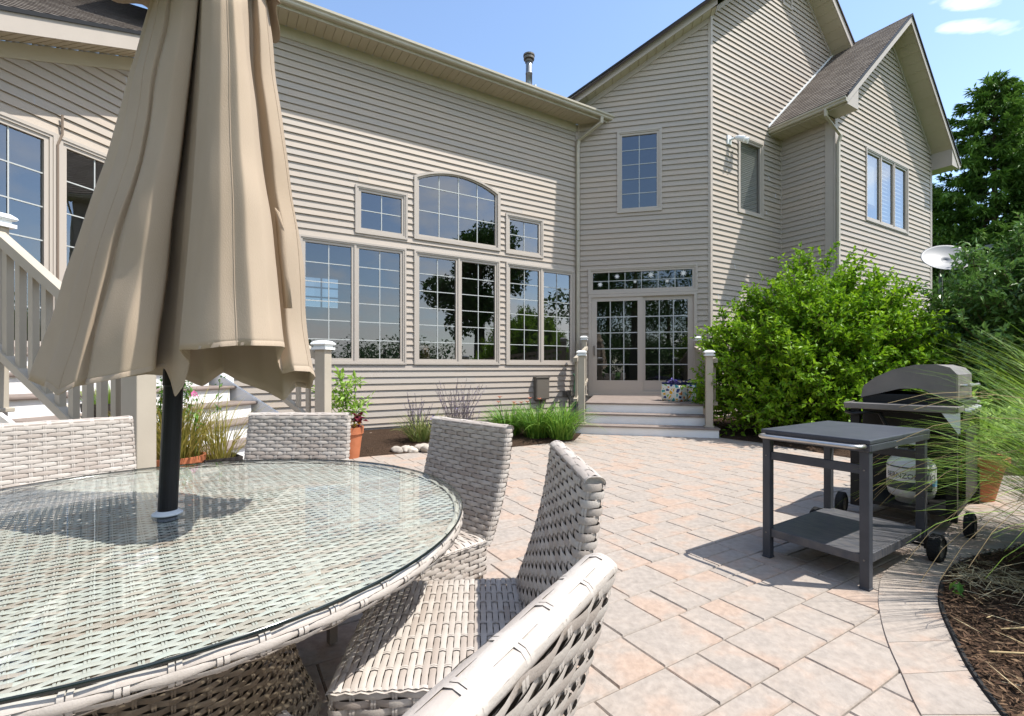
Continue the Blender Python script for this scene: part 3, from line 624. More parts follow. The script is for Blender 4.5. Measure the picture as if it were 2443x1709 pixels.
# ------------------------------------------------------------------ deck with the wide stairs on the left
DK = thing('deck_stairs', 'tan railed deck with wide white riser stairs at the angled wall', 'deck', (-3.5,4.2,0))
FS = Frame((-2.26,2.92,0), dE, UP, nE)                       # t along the stair, o towards the patio (negative = up the flight)
SL, SR = .17, 2.18
for k in range(1, 9):
    z = .166*k; o = -(.28*(k-1)-.016)
    m = MB(); fbox(m, FS, SL+.02, SR-.02, z-.166, z-.035, -2.1, o-.03); part(m, 'riser', 'white', DK)
    m = MB(); fbox(m, FS, SL-.05, SR+.05, z-.035, z, o-.34, o); part(m, 'tread', 'tread', DK, bevel=.012)
m = MB(); fbox(m, FS, -2.2, 2.9, 1.33, 1.37, -4.24, -2.0); part(m, 'deck_floor', 'tread', DK)
for a_, b_ in ((SR+.05, 2.9), (-2.2, SL-.05)):
    m = MB(); fbox(m, FS, a_, b_, .0, 1.33, -2.12, -2.06); part(m, 'skirt', 'white', DK)
for zz in (0,):
    m = MB()                                                  # right stringer, stepped white board
    m.extrude([FS.P(SR+.05,0,.05), FS.P(SR+.05,.25,-.0), FS.P(SR+.05,1.30,-1.98), FS.P(SR+.05,.9,-2.06), FS.P(SR+.05,0,-.6)], dE*.03); part(m, 'stringer', 'white', DK)
    m = MB(); m.extrude([FS.P(SL-.08,0,.05), FS.P(SL-.08,.20,-.05), FS.P(SL-.08,1.22,-1.98), FS.P(SL-.08,.9,-2.06), FS.P(SL-.08,0,-.6)], dE*.03); part(m, 'stringer', 'white', DK)
post(FS, 0, 0, 0, 1.46, DK, .062, .088); post(FS, 2.25, -.30, .02, 1.49, DK, .062, .088)
post(FS, 0, -1.24, .9, 2.24, DK, .062, .088); post(FS, 2.25, -2.0, 1.37, 2.75, DK, .062, .088)
flight(FS, 0, -.06, 1.24, -1.20, 2.05, DK, 10, .74); flight(FS, 2.25, -.36, 1.27, -1.95, 2.42, DK, 13, .74)
flight(FS, 0, -1.28, 2.08, -2.6, 2.6, DK, 11, .74)
# ------------------------------------------------------------------ ground
def structure(o): o['kind'] = 'structure'; return o
m = MB(); m.face([(-90,-90,-.05),(110,-90,-.05),(110,130,-.05),(-90,130,-.05)]); structure(m.build('lawn', M['lawn']))
m = MB(); m.face([(-6,-4,-.0075),(9,-4,-.0075),(9,11,-.0075),(-6,11,-.0075)]); structure(m.build('patio_joints', M['sand']))
inner = [(1.05,-3),(1.06,0),(1.13,.8),(1.24,1.25),(1.407,1.659),(1.519,1.878),(1.632,2.094),(1.764,2.308),(1.923,2.532),(2.16,2.80),(2.56,3.10),(3.15,3.42),(4.3,3.75),(7,4.2)]
outer = [(1.34,-3),(1.35,0),(1.42,.8),(1.52,1.25),(1.681,1.659),(1.80,1.90),(1.93,2.11),(2.09,2.35),(2.245,2.54),(2.46,2.75),(2.78,2.98),(3.3,3.18),(4.4,3.45),(7,3.9)]
def refine(p, n=6):
    out = []
    for i in range(len(p)-1):
        a = V((*p[max(i-1,0)],0)); b = V((*p[i],0)); c = V((*p[i+1],0)); d = V((*p[min(i+2,len(p)-1)],0))
        for k in range(n):
            t = k/n; out.append(.5*((2*b)+(c-a)*t+(2*a-5*b+4*c-d)*t*t+(3*b-a-3*c+d)*t**3))
    out.append(V((*p[-1],0))); return out
RI, RO = refine(inner), refine(outer)
def side(x, y, curve):
    """>0 when (x,y) lies right of / below the border curve"""
    best = None
    for a, b in zip(curve, curve[1:]):
        dx, dy = b.x-a.x, b.y-a.y; t = max(0, min(1, ((x-a.x)*dx+(y-a.y)*dy)/(dx*dx+dy*dy+1e-9))); px_, py_ = a.x+dx*t, a.y+dy*t
        d = (x-px_)**2+(y-py_)**2
        if best is None or d < best[0]: best = (d, dx*(y-a.y)-dy*(x-a.x))
    return math.copysign(math.sqrt(best[0]), -best[1])
# pavers laid in courses parallel to the long wall
def paver(mb, P, x0, x1, y0, y1, z, var):
    g = .0022; b = .0045; tl = [random.uniform(-.0015,.0015) for _ in range(4)]
    x0 += g; x1 -= g; y0 += g; y1 -= g
    top = [P(x0+b,y0+b,z+tl[0]), P(x1-b,y0+b,z+tl[1]), P(x1-b,y1-b,z+tl[2]), P(x0+b,y1-b,z+tl[3])]; md = [P(x0,y0,z-.007), P(x1,y0,z-.007), P(x1,y1,z-.007), P(x0,y1,z-.007)]; lo = [p-V((0,0,.03)) for p in md]
    mb.face(top, var)
    for i in range(4):
        j = (i+1) % 4; mb.face([md[i], md[j], top[j], top[i]], var); mb.face([lo[i], lo[j], md[j], md[i]], var)
mb = MB(); Pq = lambda q, p, z: V((dA.x*q-nA.x*p, dA.y*q-nA.y*p, z)); u = .125
rows = 0; p = -3.2; rng = random.Random(3)
while p < 10.5:
    q = -6+rng.uniform(0,.4)
    while q < 9.5:
        k = rng.random(); w = .375 if k < .55 else (.25 if k < .85 else .3125)
        c = Pq(q+w/2, p+.125, 0)
        if c.y > -1.2 and c.x > -4.5 and c.x < 6.5 and side(c.x, c.y, RI) < .22 and c.y < 10:
            if rng.random() < .22:
                sp = w/2 if rng.random() < .5 and w > .3 else None
                if sp: paver(mb, Pq, q, q+sp, p, p+.25, 0, rng.random()); paver(mb, Pq, q+sp, q+w, p, p+.25, 0, rng.random())
                else: paver(mb, Pq, q, q+w, p, p+.125, 0, rng.random()); paver(mb, Pq, q, q+w, p+.125, p+.25, 0, rng.random())
            else: paver(mb, Pq, q, q+w, p, p+.25, 0, rng.random())
        q += w
    p += .2515
structure(mb.build('patio_paving', M['paver']))
# border course of long stones laid radially along the curve
mb = MB(); n = len(RI); k = 0; step = 6
while k < n-step:
    lp_ = RI[k:k+step+1]; lo_ = RO[k:k+step+1]; ce = sum(lp_+lo_, V((0,0,0)))/(2*step+2); f = lambda p: p+(ce-p)*.018+V((0,0,.006))
    tp = [f(p) for p in lo_]+[f(p) for p in reversed(lp_)]; md = [p+(p-ce)*.018-V((0,0,.008)) for p in tp]; lo = [p-V((0,0,.05)) for p in md]; v = rng.random()
    mb.face(tp, v)
    for i in range(len(tp)):
        j = (i+1) % len(tp); mb.face([md[i], md[j], tp[j], tp[i]], v); mb.face([lo[i], lo[j], md[j], md[i]], v)
    k += step
structure(mb.build('patio_border', M['paver']))
mb = MB(); mb.tube([p+(p-q).normalized()*.014+V((0,0,.004)) for p, q in zip(RO[:-14], RI[:-14])], .011, 6); e_ = mb.build('lawn_edging', M['rubber']); structure(e_)
# beds: uneven mulch sheets
def bed(poly, z, amp, name, res=.07, mt='mulch'):
    """poly: world outline; grid clipped by even-odd test, rim lowered to the paving"""
    xs = [p[0] for p in poly]; ys = [p[1] for p in poly]; m = MB(); idx = {}
    def inside(x, y):
        c = False; n = len(poly)
        for i in range(n):
            (x0,y0),(x1,y1) = poly[i], poly[(i+1)%n]
            if (y0 > y) != (y1 > y) and x < (x1-x0)*(y-y0)/(y1-y0)+x0: c = not c
        return c
    def dist(x, y):
        b = 9e9; n = len(poly)
        for i in range(n):
            (x0,y0),(x1,y1) = poly[i], poly[(i+1)%n]; dx, dy = x1-x0, y1-y0; t = max(0,min(1,((x-x0)*dx+(y-y0)*dy)/(dx*dx+dy*dy+1e-9)))
            qx, qy = x0+dx*t, y0+dy*t; d = math.hypot(x-qx, y-qy)
            if d < b: b = d; near = (qx, qy)
        return b, near
    nx, ny = int((max(xs)-min(xs))/res)+3, int((max(ys)-min(ys))/res)+3; X0, Y0 = min(xs)-res, min(ys)-res
    ins = {}
    for i in range(nx):
        for j in range(ny): ins[i,j] = inside(X0+i*res, Y0+j*res)
    for i in range(nx-1):
        for j in range(ny-1):
            q = [(i,j),(i+1,j),(i+1,j+1),(i,j+1)]
            if not any(ins[k] for k in q): continue
            f = []
            for k in q:
                if k not in idx:
                    x, y = X0+k[0]*res, Y0+k[1]*res; d, nr = dist(x, y)
                    if not ins[k]: x, y = nr; d = 0
                    h = z+min(1, d/.25)*(.02+amp*(noise.noise((x*2.2,y*2.2,3))+.6*noise.noise((x*9,y*9,1))+.45*noise.noise((x*27,y*27,5))))
                    idx[k] = len(m.v); m.v.append((x, y, h))
                f.append(idx[k])
            m.f.append(tuple(f)); m.a.append(0); m.uv.append(None); m.mi.append(0)
    return structure(m.build(name, M[mt], smooth=True))
bedR = [(p.x, p.y) for p in RO[6:]]+[(7,-3),(1.45,-3)]
bedR = [(p.x+.012, p.y-.008) for p in RO[:]]+[(7,-3)]
bed(bedR, .004, .018, 'mulch_bed', .045)
wl = WA.P(-2.6,0,-.05); w2 = WA.P(5.17,0,-.05)
bed([(-3.0,6.05),(-2.176,6.36),(-1.286,6.83),(-.03,7.236),(1.018,7.886),(1.25,8.7),(1.45,11.0),(w2.x,w2.y),(wl.x,wl.y),(-3.9,7.6)], .006, .025, 'mulch_bed', .07)
cR = WB.P(2.75,0,3.1); cW = WB.P(2.75,0,0)
bed([(cR.x,cR.y),(3.98,7.62),(4.445,6.45),(4.75,5.85),(5.4,5.35),(7,5.2),(14,6),(14,16),(pFD.x,pFD.y+.3),(pCF.x,pCF.y+.1),(pBC.x,pBC.y+.1),(cW.x,cW.y)], .006, .03, 'mulch_bed', .12)
# loose bark chips and straw on the near bed
mb = MB(); rng = random.Random(11)
def chip(mb, x, y, z, L, W, var, tilt=.35):
    a = rng.uniform(0, 6.28); d = V((math.cos(a), math.sin(a), rng.uniform(-tilt,tilt))).normalized()*L/2; s = V((-math.sin(a), math.cos(a), rng.uniform(-tilt,tilt))).normalized()*W/2; c = V((x,y,z)); u_ = V((0,0,W*.25))
    mb.face([c-d, c+s*.9, c+d], var); mb.face([c-d, c+d, c-s+u_], var)
cnt = 0
while cnt < 9000:
    x, y = rng.uniform(1.3,4.2), rng.uniform(.9,3.6); d = side(x, y, RO)
    if d < .01: continue
    if rng.random() > math.exp(-max(0,d-.1)*1.1): continue
    chip(mb, x, y, rng.uniform(.02,.045), rng.uniform(.015,.06), rng.uniform(.004,.012), rng.random()**3*.8); cnt += 1
tag(mb.build('bark_chips', M['chip']), None, None, None, 'stuff')
mb = MB(); cnt = 0
while cnt < 420:
    x, y = (rng.gauss(2.66,.16), rng.gauss(2.62,.10)) if rng.random() < .7 else (rng.uniform(1.8,3.4), rng.uniform(1.4,3))
    if side(x, y, RO) < .03: continue
    chip(mb, x, y, rng.uniform(.035,.06), rng.uniform(.06,.22), .005, rng.random(), .15); cnt += 1
tag(mb.build('dry_straw', M['straw']), None, None, None, 'stuff')
# ------------------------------------------------------------------ wicker
def weave(mb, mp, U, Vn, pu, pv, amp=.0035, cover=.86, closed=False, res=4, sub=1, seed=0, clip=None, stakes=True, mi=0, sw=.0027, sg_=.0034, sink=0.0):
    """flat strands run along u in rows of pitch pv, over and under paired stakes every pu.  mp(u, v, h) -> point"""
    rg = random.Random(seed); nr = int(round(Vn/pv)); ns = int(round(U/pu)); pu = U/ns; pv = Vn/nr; hv = pv*cover/2
    N = ns*res
    for j in range(nr):
        vc = (j+.5)*pv; tone = rg.random()*.5; tones = []
        k = 0
        while k <= N: L = rg.randint(res*2, res*7); t = max(0, min(1, tone*.5+(rg.uniform(.45,.9) if rg.random() < .28 else rg.uniform(0,.25)))); tones += [t]*L; k += L
        lo, hi = (0, N)
        if clip:
            c = clip(vc)
            if c is None: continue
            lo, hi = int(math.ceil(c[0]/pu*res)), int(math.floor(c[1]/pu*res))
            if hi-lo < 2: continue
        rws = [[], [], []]
        for i in range(lo, hi+(0 if closed else 1)):
            u_ = i*pu/res; ph = math.cos(math.pi*(i/res+j)); h = amp*ph
            nar = 1-.10*(1-abs(ph))
            rws[0].append(mp(u_, vc-hv*nar, h-.0012)); rws[1].append(mp(u_, vc, h+.0010)); rws[2].append(mp(u_, vc+hv*nar, h-.0012))
        mb.grid(rws, 0, closed, mi, varf=lambda a, b: tones[b])
    if stakes:
        for k in range(ns+(0 if closed else 1)):
            uc = k*pu
            for du in (-sg_, sg_):
                A, B = [], []
                for j in range(nr):
                    for f, s in ((.5, 1), (1.0, 0)):
                        vv = (j+f)*pv
                        if clip:
                            c = clip(min(vv, Vn-1e-4))
                            if c is None or not (c[0] < uc < c[1]): continue
                        h = -amp*math.cos(math.pi*(k+j))*s-sink
                        A.append(mp(uc+du-sw, vv, h)); B.append(mp(uc+du+sw, vv, h))
                if len(A) > 1: mb.grid([A, B], .25, False, mi)
# ------------------------------------------------------------------ table
TC = V((-1.08,1.511,0)); TZ = .732; TR_ = .915
TB = thing('table', 'round glass topped pale wicker dining table with a parasol through it', 'table', TC)
def loc(mb, name, mt, root, **k): return mb.build(name, M[mt] if isinstance(mt, str) else mt, root, **k)   # geometry already local
mb = MB(); S = 2*TR_; ca, sa = math.cos(R(40)), math.sin(R(40))
def top_map(u, v, h): x, y = u-TR_, v-TR_; return V((x*ca-y*sa, x*sa+y*ca, TZ-.012+h))
def clipc(v):
    y = v-TR_; d = (TR_-.012)**2-y*y
    return None if d <= 0 else (TR_-math.sqrt(d), TR_+math.sqrt(d))
weave(mb, top_map, S, S, .034, .0148, .0019, 1.0, False, 6, seed=2, clip=clipc, sw=.0019, sg_=.0026, sink=.0012)
loc(mb, 'tabletop', 'wickertop', TB, smooth=True)
mb = MB(); seg = 190
def rim_tube(r0, z0, rr, fl, var):
    pts = [V((r0*math.cos(a), r0*math.sin(a), z0)) for a in (2*math.pi*k/seg for k in range(seg))]
    rows = []
    for k, p in enumerate(pts):
        a = 2*math.pi*k/seg; rd = V((math.cos(a), math.sin(a), 0)); w = .0018*math.sin(a*37)
        rows.append([p+rd*(math.cos(q)*rr+w)+V((0,0,math.sin(q)*rr*fl)) for q in (2*math.pi*i/8 for i in range(8))])
    rows.append(rows[0]); mb.grid(rows, var, True)
rc_ = .0225
def rmap(u, v, h):
    a = u/TR_; q = R(104)-v/rc_; rr = TR_-.017+math.cos(q)*(rc_+h); return V((rr*math.cos(a), rr*math.sin(a), TZ-.027+math.sin(q)*(rc_+h)))
weave(mb, rmap, 2*math.pi*TR_, .0775, .066, .0155, .0026, 1.0, True, 8, seed=12, sw=.0042, sg_=.0052)
loc(mb, 'rim', 'wicker', TB, smooth=True)
mb = MB(); mb.lathe([(.028,TZ),(TR_+.002,TZ),(TR_+.004,TZ+.004),(TR_+.002,TZ+.007),(.028,TZ+.007)], (0,0,0), 128); g_ = loc(mb, 'glass_top', 'tableglass', TB)
mb = MB(); mb.lathe([(TR_+.0035,TZ-.0012),(TR_+.0058,TZ+.001),(TR_+.0058,TZ+.006),(TR_+.0035,TZ+.0078)], (0,0,0), 128); gl = loc(mb, 'glass_edge', 'glassedge', g_, smooth=True)
mb = MB()
def br(z): return .335+.10*((z-.36)/.36)**2+.02*(1-z)
def bmap(u, v, h): a = u/.40; z = v+.01; r = br(z)+h*1.3; return V((r*math.cos(a), r*math.sin(a), z))
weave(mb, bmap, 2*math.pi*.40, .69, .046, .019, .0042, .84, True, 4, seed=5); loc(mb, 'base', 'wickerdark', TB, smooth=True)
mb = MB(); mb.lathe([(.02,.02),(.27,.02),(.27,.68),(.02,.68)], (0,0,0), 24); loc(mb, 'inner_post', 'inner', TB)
mb = MB(); mb.lathe([(.0265,TZ+.0085),(.040,TZ+.0085),(.042,TZ+.011),(.040,TZ+.0145),(.034,TZ+.016),(.030,TZ+.022),(.0265,TZ+.022)], (0,0,0), 28); loc(mb, 'parasol_ring', 'plastic', TB, smooth=True)
# ------------------------------------------------------------------ parasol
UM = thing('parasol', 'closed tan fabric parasol on a black pole standing in the table', 'parasol', TC)
lean = V((.048,.0,1)); pl = lambda z: V(((z-.74)*.048, 0, z))
mb = MB(); mb.tube([pl(.3), pl(.742), pl(1.14)], .0262, 20); mb.tube([pl(1.14), pl(1.145), pl(1.19), pl(1.20)], [.0262,.0292,.0292,.027], 20); loc(mb, 'pole', 'pole', UM, smooth=False)
mb = MB(); mb.tube([pl(1.19), pl(2.95)], .0195, 16); loc(mb, 'upper_pole', 'pole', UM, smooth=True)
# closed cloth: each fold is one line from the crown to the hem, given by where the photo shows it and how far it stands off the pole
D2 = 1.064
cols = [ # top x, hem x, hem y (photo 2296 grid), depth at top, depth at hem, bow
 (334, 66, 852, .00, .02, 0), (341, 98, 867, .00, -.01, 3), (346, 108, 869, -.02, -.045, 4), (356, 138, 886, -.045, -.095, 5), (373, 172, 868, -.06, -.135, 4), (384, 196, 863, -.052, -.115, 0), (389, 206, 861, -.075, -.15, 3), (412, 270, 848, -.10, -.185, 0), (443, 343, 832, -.085, -.135, -3),
 (444, 350, 827, -.03, -.03, 0), (446, 370, 827, -.05, -.055, 0), (448, 383, 856, -.065, -.085, 0), (450, 393, 889, -.07, -.095, 0), (452, 411, 864, -.08, -.10, 0), (453, 424, 815, -.09, -.11, 0),
 (455, 402, 785, -.13, -.175, 5), (474, 440, 784, -.17, -.245, 5), (496, 492, 778, -.18, -.265, 0), (510, 530, 775, -.174, -.256, 0), (524, 566, 775, -.175, -.262, 0), (542, 612, 776, -.14, -.225, 0), (553, 637, 779, -.09, -.155, 0),
 (553, 624, 812, -.03, -.04, 0), (563, 634, 838, -.02, -.02, 0), (578, 662, 832, -.045, -.03, 4), (592, 692, 834, -.02, .03, 8), (597, 704, 846, .05, .11, 8),
 (590, 690, 872, .10, .20, 6), (570, 655, 868, .08, .15, 0), (560, 628, 898, .12, .12, 0), (540, 590, 876, .16, .22, 0), (515, 540, 858, .17, .27, 0), (490, 500, 836, .17, .28, 0), (470, 455, 866, .15, .22, 0), (450, 400, 846, .17, .27, 0), (425, 330, 840, .17, .28, 0), (395, 260, 850, .15, .25, 0), (365, 180, 862, .12, .20, 0), (345, 110, 868, .06, .10, 0)]
PY = 1.511; NR = 64
lines = []
rg = random.Random(4)
for (tx, hx, hy, td, hd, bow) in cols:
    ln = []
    for i in range(NR+1):
        s = i/NR                                               # 0 crown .. 1 hem
        y0 = -330*D2; yy = y0+(hy*D2-y0)*s; k = max(0, (yy-0)/(hy*D2-0)) if yy > 0 else yy/(hy*D2)
        base = 455+(tx-455)*(1 if yy > 0 else max(.12, 1+yy/(330*D2)*.9))
        x = (base+(hx-tx)*max(0,k)**1.12 + bow*math.sin(math.pi*max(0,min(1,k))))*D2
        d = (td+(hd-td)*max(0,k)) if yy > 0 else td*max(.15, 1+yy/(330*D2)*.85)
        ln.append(at(x, yy, PY+d)-TC)
    lines.append(ln)
n = len(lines); rows = []; SUBC = 6
for i in range(NR+1):
    row = []
    for j in range(n):
        p0, p1, p2, p3 = lines[j-1][i], lines[j][i], lines[(j+1)%n][i], lines[(j+2)%n][i]
        for k in range(SUBC):
            t = k/SUBC; q = .5*((2*p1)+(p2-p0)*t*.75+(-.75*p0*1+ (6-2*2.25+ .0)*0*p0)*0)
            # centripetal-ish cubic with tension
            m1, m2 = (p2-p0)*.20, (p3-p1)*.20; q = p1*(2*t**3-3*t*t+1)+m1*(t**3-2*t*t+t)+p2*(-2*t**3+3*t*t)+m2*(t**3-t*t)
            s = i/NR; w = noise.noise((q.x*9, q.y*9, q.z*1.7))*.008*min(1, s*1.4)+noise.noise((q.x*19+3, q.y*19, q.z*2.2))*.0035+noise.noise((q.x*3.1+9, q.y*3.1, q.z*4.0))*.018*s+noise.noise((q.x*16, q.y*16, q.z*7))*.0035
            c = q-V((pl(q.z).x, 0, q.z)); c.z = 0; q = q+c.normalized()*w if c.length > .03 else q
            row.append(q)
    rows.append(row)
mb = MB(); mb.grid(rows, 0, True); CN = loc(mb, 'canopy', 'fabric', UM, smooth=True, solid=.002)
mb = MB(); hem = [rows[-1], rows[-2]]                          # doubled hem, slightly proud
def outw(q, k): c = q-V((pl(q.z).x,0,q.z)); c.z = 0; return q+c.normalized()*k
ra = [outw(q, .0022+.0010*math.sin(i*1.9)) for i, q in enumerate(rows[-1])]; rb = [outw(q+ (p-q)*.6, .0022) for q, p in zip(rows[-1], rows[-2])]; rc = [outw(q+(p-q)*.68, .0005) for q, p in zip(rows[-1], rows[-2])]
mb.grid([ra, rb, rc], 0, True); loc(mb, 'hem', 'fabric', CN, smooth=True)
# upper vent tier hanging round the crown
mb = MB(); rws = []
for i in range(9):
    s = i/8; row = []
    for k in range(96):
        a = 2*math.pi*k/96; lob = .5+.5*math.cos(a*8); r = .05+(.175+.035*lob)*s**.8+.012*math.sin(a*3+1)*s; z = 2.62-.235*s-.035*lob*s**3
        row.append(pl(z)+V((r*math.cos(a), r*math.sin(a), .01*math.sin(a*5))))
    rws.append(row)
mb.grid(rws, 0, True); loc(mb, 'vent_canopy', 'fabric', UM, smooth=True, solid=.002)
mb = MB()                                                      # closing strap hanging on the right
P_ = lambda x, y, d: at(x*D2, y*D2, PY+d)-TC
L_s = [P_(617,466,-.075),P_(619,500,-.085),P_(624,560,-.09),P_(631,620,-.09),P_(637,692,-.085)]; R_s = [P_(626,476,-.10),P_(639,520,-.10),P_(642,565,-.105),P_(648,620,-.105),P_(655,692,-.10)]
mb.grid([L_s, [(a+b)/2+V((0,-.006,0)) for a, b in zip(L_s, R_s)], R_s], 0); loc(mb, 'strap', 'fabric', UM, smooth=True, solid=.003)
mb = MB()
for j in (23, 26, 30, 33, 35):                       # ribs inside the cloth
    pts = [lines[j][i]*.86+V((pl(lines[j][i].z).x,0,lines[j][i].z))*.14 for i in (22, 32, 42, 50)]
    mb.tube(pts, .006, 6)
loc(mb, 'rib', 'pole', UM)
mb = MB()
for j in (3, 15, 18, 25):
    mb.tube([outw(rows[i][j*SUBC], .0012) for i in range(8, NR+1)], .0016, 5, caps=False)
loc(mb, 'seam', 'fabric', CN, smooth=True)
# ------------------------------------------------------------------ chairs
def rrect(w, d, r, n=5):
    pts = []
    for cx_, cy_, a0 in ((w/2-r,d/2-r,0),(-w/2+r,d/2-r,90),(-w/2+r,-d/2+r,180),(w/2-r,-d/2+r,270)):
        for k in range(n+1): a = R(a0+90*k/n); pts.append((cx_+r*math.cos(a), cy_+r*math.sin(a)))
    return pts
class Loop:
    def __init__(s, pts):
        s.p = [V((x,y,0)) for x, y in pts]; s.L = [0]
        for a, b in zip(s.p, s.p[1:]+s.p[:1]): s.L.append(s.L[-1]+(b-a).length)
        s.T = s.L[-1]
    def at(s, u):
        u %= s.T
        import bisect
        i = max(0, min(len(s.p)-1, bisect.bisect_right(s.L, u)-1)); a, b = s.p[i], s.p[(i+1)%len(s.p)]; t = (u-s.L[i])/max(1e-9, s.L[i+1]-s.L[i])
        q = a+(b-a)*t; d = (b-a).normalized(); return q, V((d.y,-d.x,0))
CW_, SZ, BZ = .57, .475, .94
def make_chair(label, lean=.13, DP=.49):
    t = thing('wicker_chair', label, 'chair', (0,0,0), 0, 'wicker chairs around the glass table')
    lp = Loop(rrect(CW_, .05, .02)); mb = MB()
    def prof(v):                                               # v: height above the seat line -> y, z of the back's mid plane
        z = SZ-.03+v; s = v/(BZ-SZ+.03); return -.032-lean*s-.030*math.sin(math.pi*s)*.7+.012, z
    HB = BZ-SZ+.03-.012
    def bm(u, v, h):
        q, nn = lp.at(u); y, z = prof(v); w = 1+.015*math.sin(math.pi*v/HB); dome = .010*math.cos(math.pi*q.x/CW_)*(1 if q.y > 0 else -1)
        return V((q.x*w, y+q.y+dome*.6, z))+nn*h
    weave(mb, bm, lp.T, HB, .0475, .0195, .0030, .97, True, 4, seed=1)
    def tm(u, v, h):                                           # rounded top edge
        y, z = prof(HB); a = math.pi*(-.13+1.26*v/.0985); return V((u-CW_/2+.012, y+math.cos(a)*.0255, z+math.sin(a)*(.016+h)+.0))
    weave(mb, tm, CW_-.024, .0985, .075, .0197, .0012, 1.08, False, 8, seed=3, sw=.0035, sg_=.0042)
    lv = [HB*k/10 for k in range(11)]
    for sx in (0, CW_-.024): mb.face([tm(sx, .0985*k/8, -.0008) for k in range(9)], .2)
    loc(mb, 'backrest', 'wicker', t, smooth=True)
    mb = MB(); W2 = CW_-.01
    def sm(u, v, h): x = u-W2/2; y = v-.02; e = min(1, (min(v, DP-v))/.03, (W2/2-abs(x))/.03); return V((x, y, SZ-.012+.012*max(0,e)**.5+.008*math.cos(math.pi*x/W2)*math.sin(math.pi*v/DP)+h))
    weave(mb, sm, W2, DP, .062, .0172, .0022, .93, False, 6, seed=8)
    loc(mb, 'seat', 'wicker', t, smooth=True)
    mb = MB(); l2 = Loop([(x, y+DP/2-.02) for x, y in rrect(W2, DP, .025)])
    def am(u, v, h): q, nn = l2.at(u); return V((q.x, q.y, SZ-.006-.145+v))+nn*h
    weave(mb, am, l2.T, .140, .048, .0195, .0036, .92, True, 4, seed=6); loc(mb, 'apron', 'wicker', t, smooth=True)
    mb = MB(); mb.abox(-W2/2+.02, W2/2-.02, 0, DP-.045, SZ-.05, SZ-.025); mb.grid([[V((sx*(CW_/2-.014), prof(v)[0]+(.010*math.cos(math.pi*sx/2.2))*.0, prof(v)[1]-.004)) for v in lv] for sx in (-1,-.5,0,.5,1)], 0); loc(mb, 'inner_liner', 'inner', t)  # dark liner added inside seat and back, stops light showing through the weave
    for sx in (-1, 1):
        for y in (.01, DP-.06):
            mb = MB(); x = sx*(W2/2-.045); k = .022
            mb.grid([[V((x-k,y-k,.36)),V((x+k,y-k,.36)),V((x+k,y+k,.36)),V((x-k,y+k,.36))],[V((x-k*.75,y-k*.75,.006)),V((x+k*.75,y-k*.75,.006)),V((x+k*.75,y+k*.75,.006)),V((x-k*.75,y+k*.75,.006))]], 0, True); mb.face([V((x-k*.75,y-k*.75,.006)),V((x+k*.75,y-k*.75,.006)),V((x+k*.75,y+k*.75,.006)),V((x-k*.75,y+k*.75,.006))])
            loc(mb, 'leg', 'leg', t)
    return t
spots = [ # top edge mid point, facing azimuth
 ((-2.19,2.335), 130, 'empty pale wicker chair left of the parasol, its back against the deck stairs'),
 ((-1.20,2.72), 180, 'wicker chair behind the table directly before the terracotta pot, back square to view'),
 ((-.215,2.33), 225, 'wicker chair in shade before the daylily bed, at the far right of the table'),
 ((.165,1.41), 266, 'wicker chair with its sunlit seat in full view, turned side on beside the table'),
 ((-.032,.428), 301, 'nearest wicker chair in the bottom foreground, seen from behind over its thick top edge')]
chair0 = None
for (x, y), az, lab in spots:
    off = .137
    if az == 301: c = make_chair(lab, .19, .53); off = .197
    elif chair0 is None: chair0 = make_chair(lab); c = chair0
    else: c = copy_tree(chair0); c['label'] = lab
    f = V((math.sin(R(az)), math.cos(R(az)), 0)); c.location = V((x,y,0))+f*off; c.rotation_euler = (0,0,-R(az))
# ------------------------------------------------------------------ service cart
c0 = V((1.917,2.61,0)); ex = V((-.293,.45,0)).normalized(); ey = V((.78,.45,0)).normalized(); ey = (ey-ex*ey.dot(ex)).normalized()
CT = thing('service_cart', 'charcoal metal two shelf serving cart with a steel push bar on the patio', 'cart', c0, math.atan2(ex.y, ex.x))
# local: x along the handle side (0 near leg .. W), y = -depth direction
W_, DPT = .535, .80; sg = 1 if (V((0,0,1)).cross(ex)).dot(ey) > 0 else -1
def L(x, y, z): return V((x, sg*y, z))
def lb(mb, x0, x1, y0, y1, z0, z1, var=0, mi=0): a, b = sorted((sg*y0, sg*y1)); mb.abox(x0, x1, a, b, z0, z1, var, mi)
mb = MB(); lb(mb, -.03, W_+.03, -.03, DPT+.05, .785, .81); lb(mb, -.03, W_+.03, -.03, -.015, .745, .785); lb(mb, -.03, W_+.03, DPT+.035, DPT+.05, .745, .785); lb(mb, -.03, -.015, -.015, DPT+.035, .745, .785); lb(mb, W_+.015, W_+.03, -.015, DPT+.035, .745, .785); loc(mb, 'top', 'charcoal', CT, bevel=.005)
for x in (0, W_):
    for y in (0, DPT):
        mb = MB(); z0 = 0.0 if y == 0 else .10; lb(mb, x-.0235, x+.0235, y-.0235, y+.0235, z0, .785)
        if y == 0: lb(mb, x-.026, x+.026, y-.026, y+.026, 0, .012)
        loc(mb, 'leg', 'charcoal', CT, bevel=.003)
for x in (0, W_):
    for z_ in (.765, .645, .16):
        mb = MB(); mb.tube([L(x, -.0225, z_), L(x, -.0275, z_)], .0045, 10); loc(mb, 'bolt', 'lid', CT)
for y in (0, DPT):
    mb = MB(); lb(mb, .0235, W_-.0235, y-.012, y+.012, .62, .67); loc(mb, 'crossbar', 'charcoal', CT, bevel=.002)
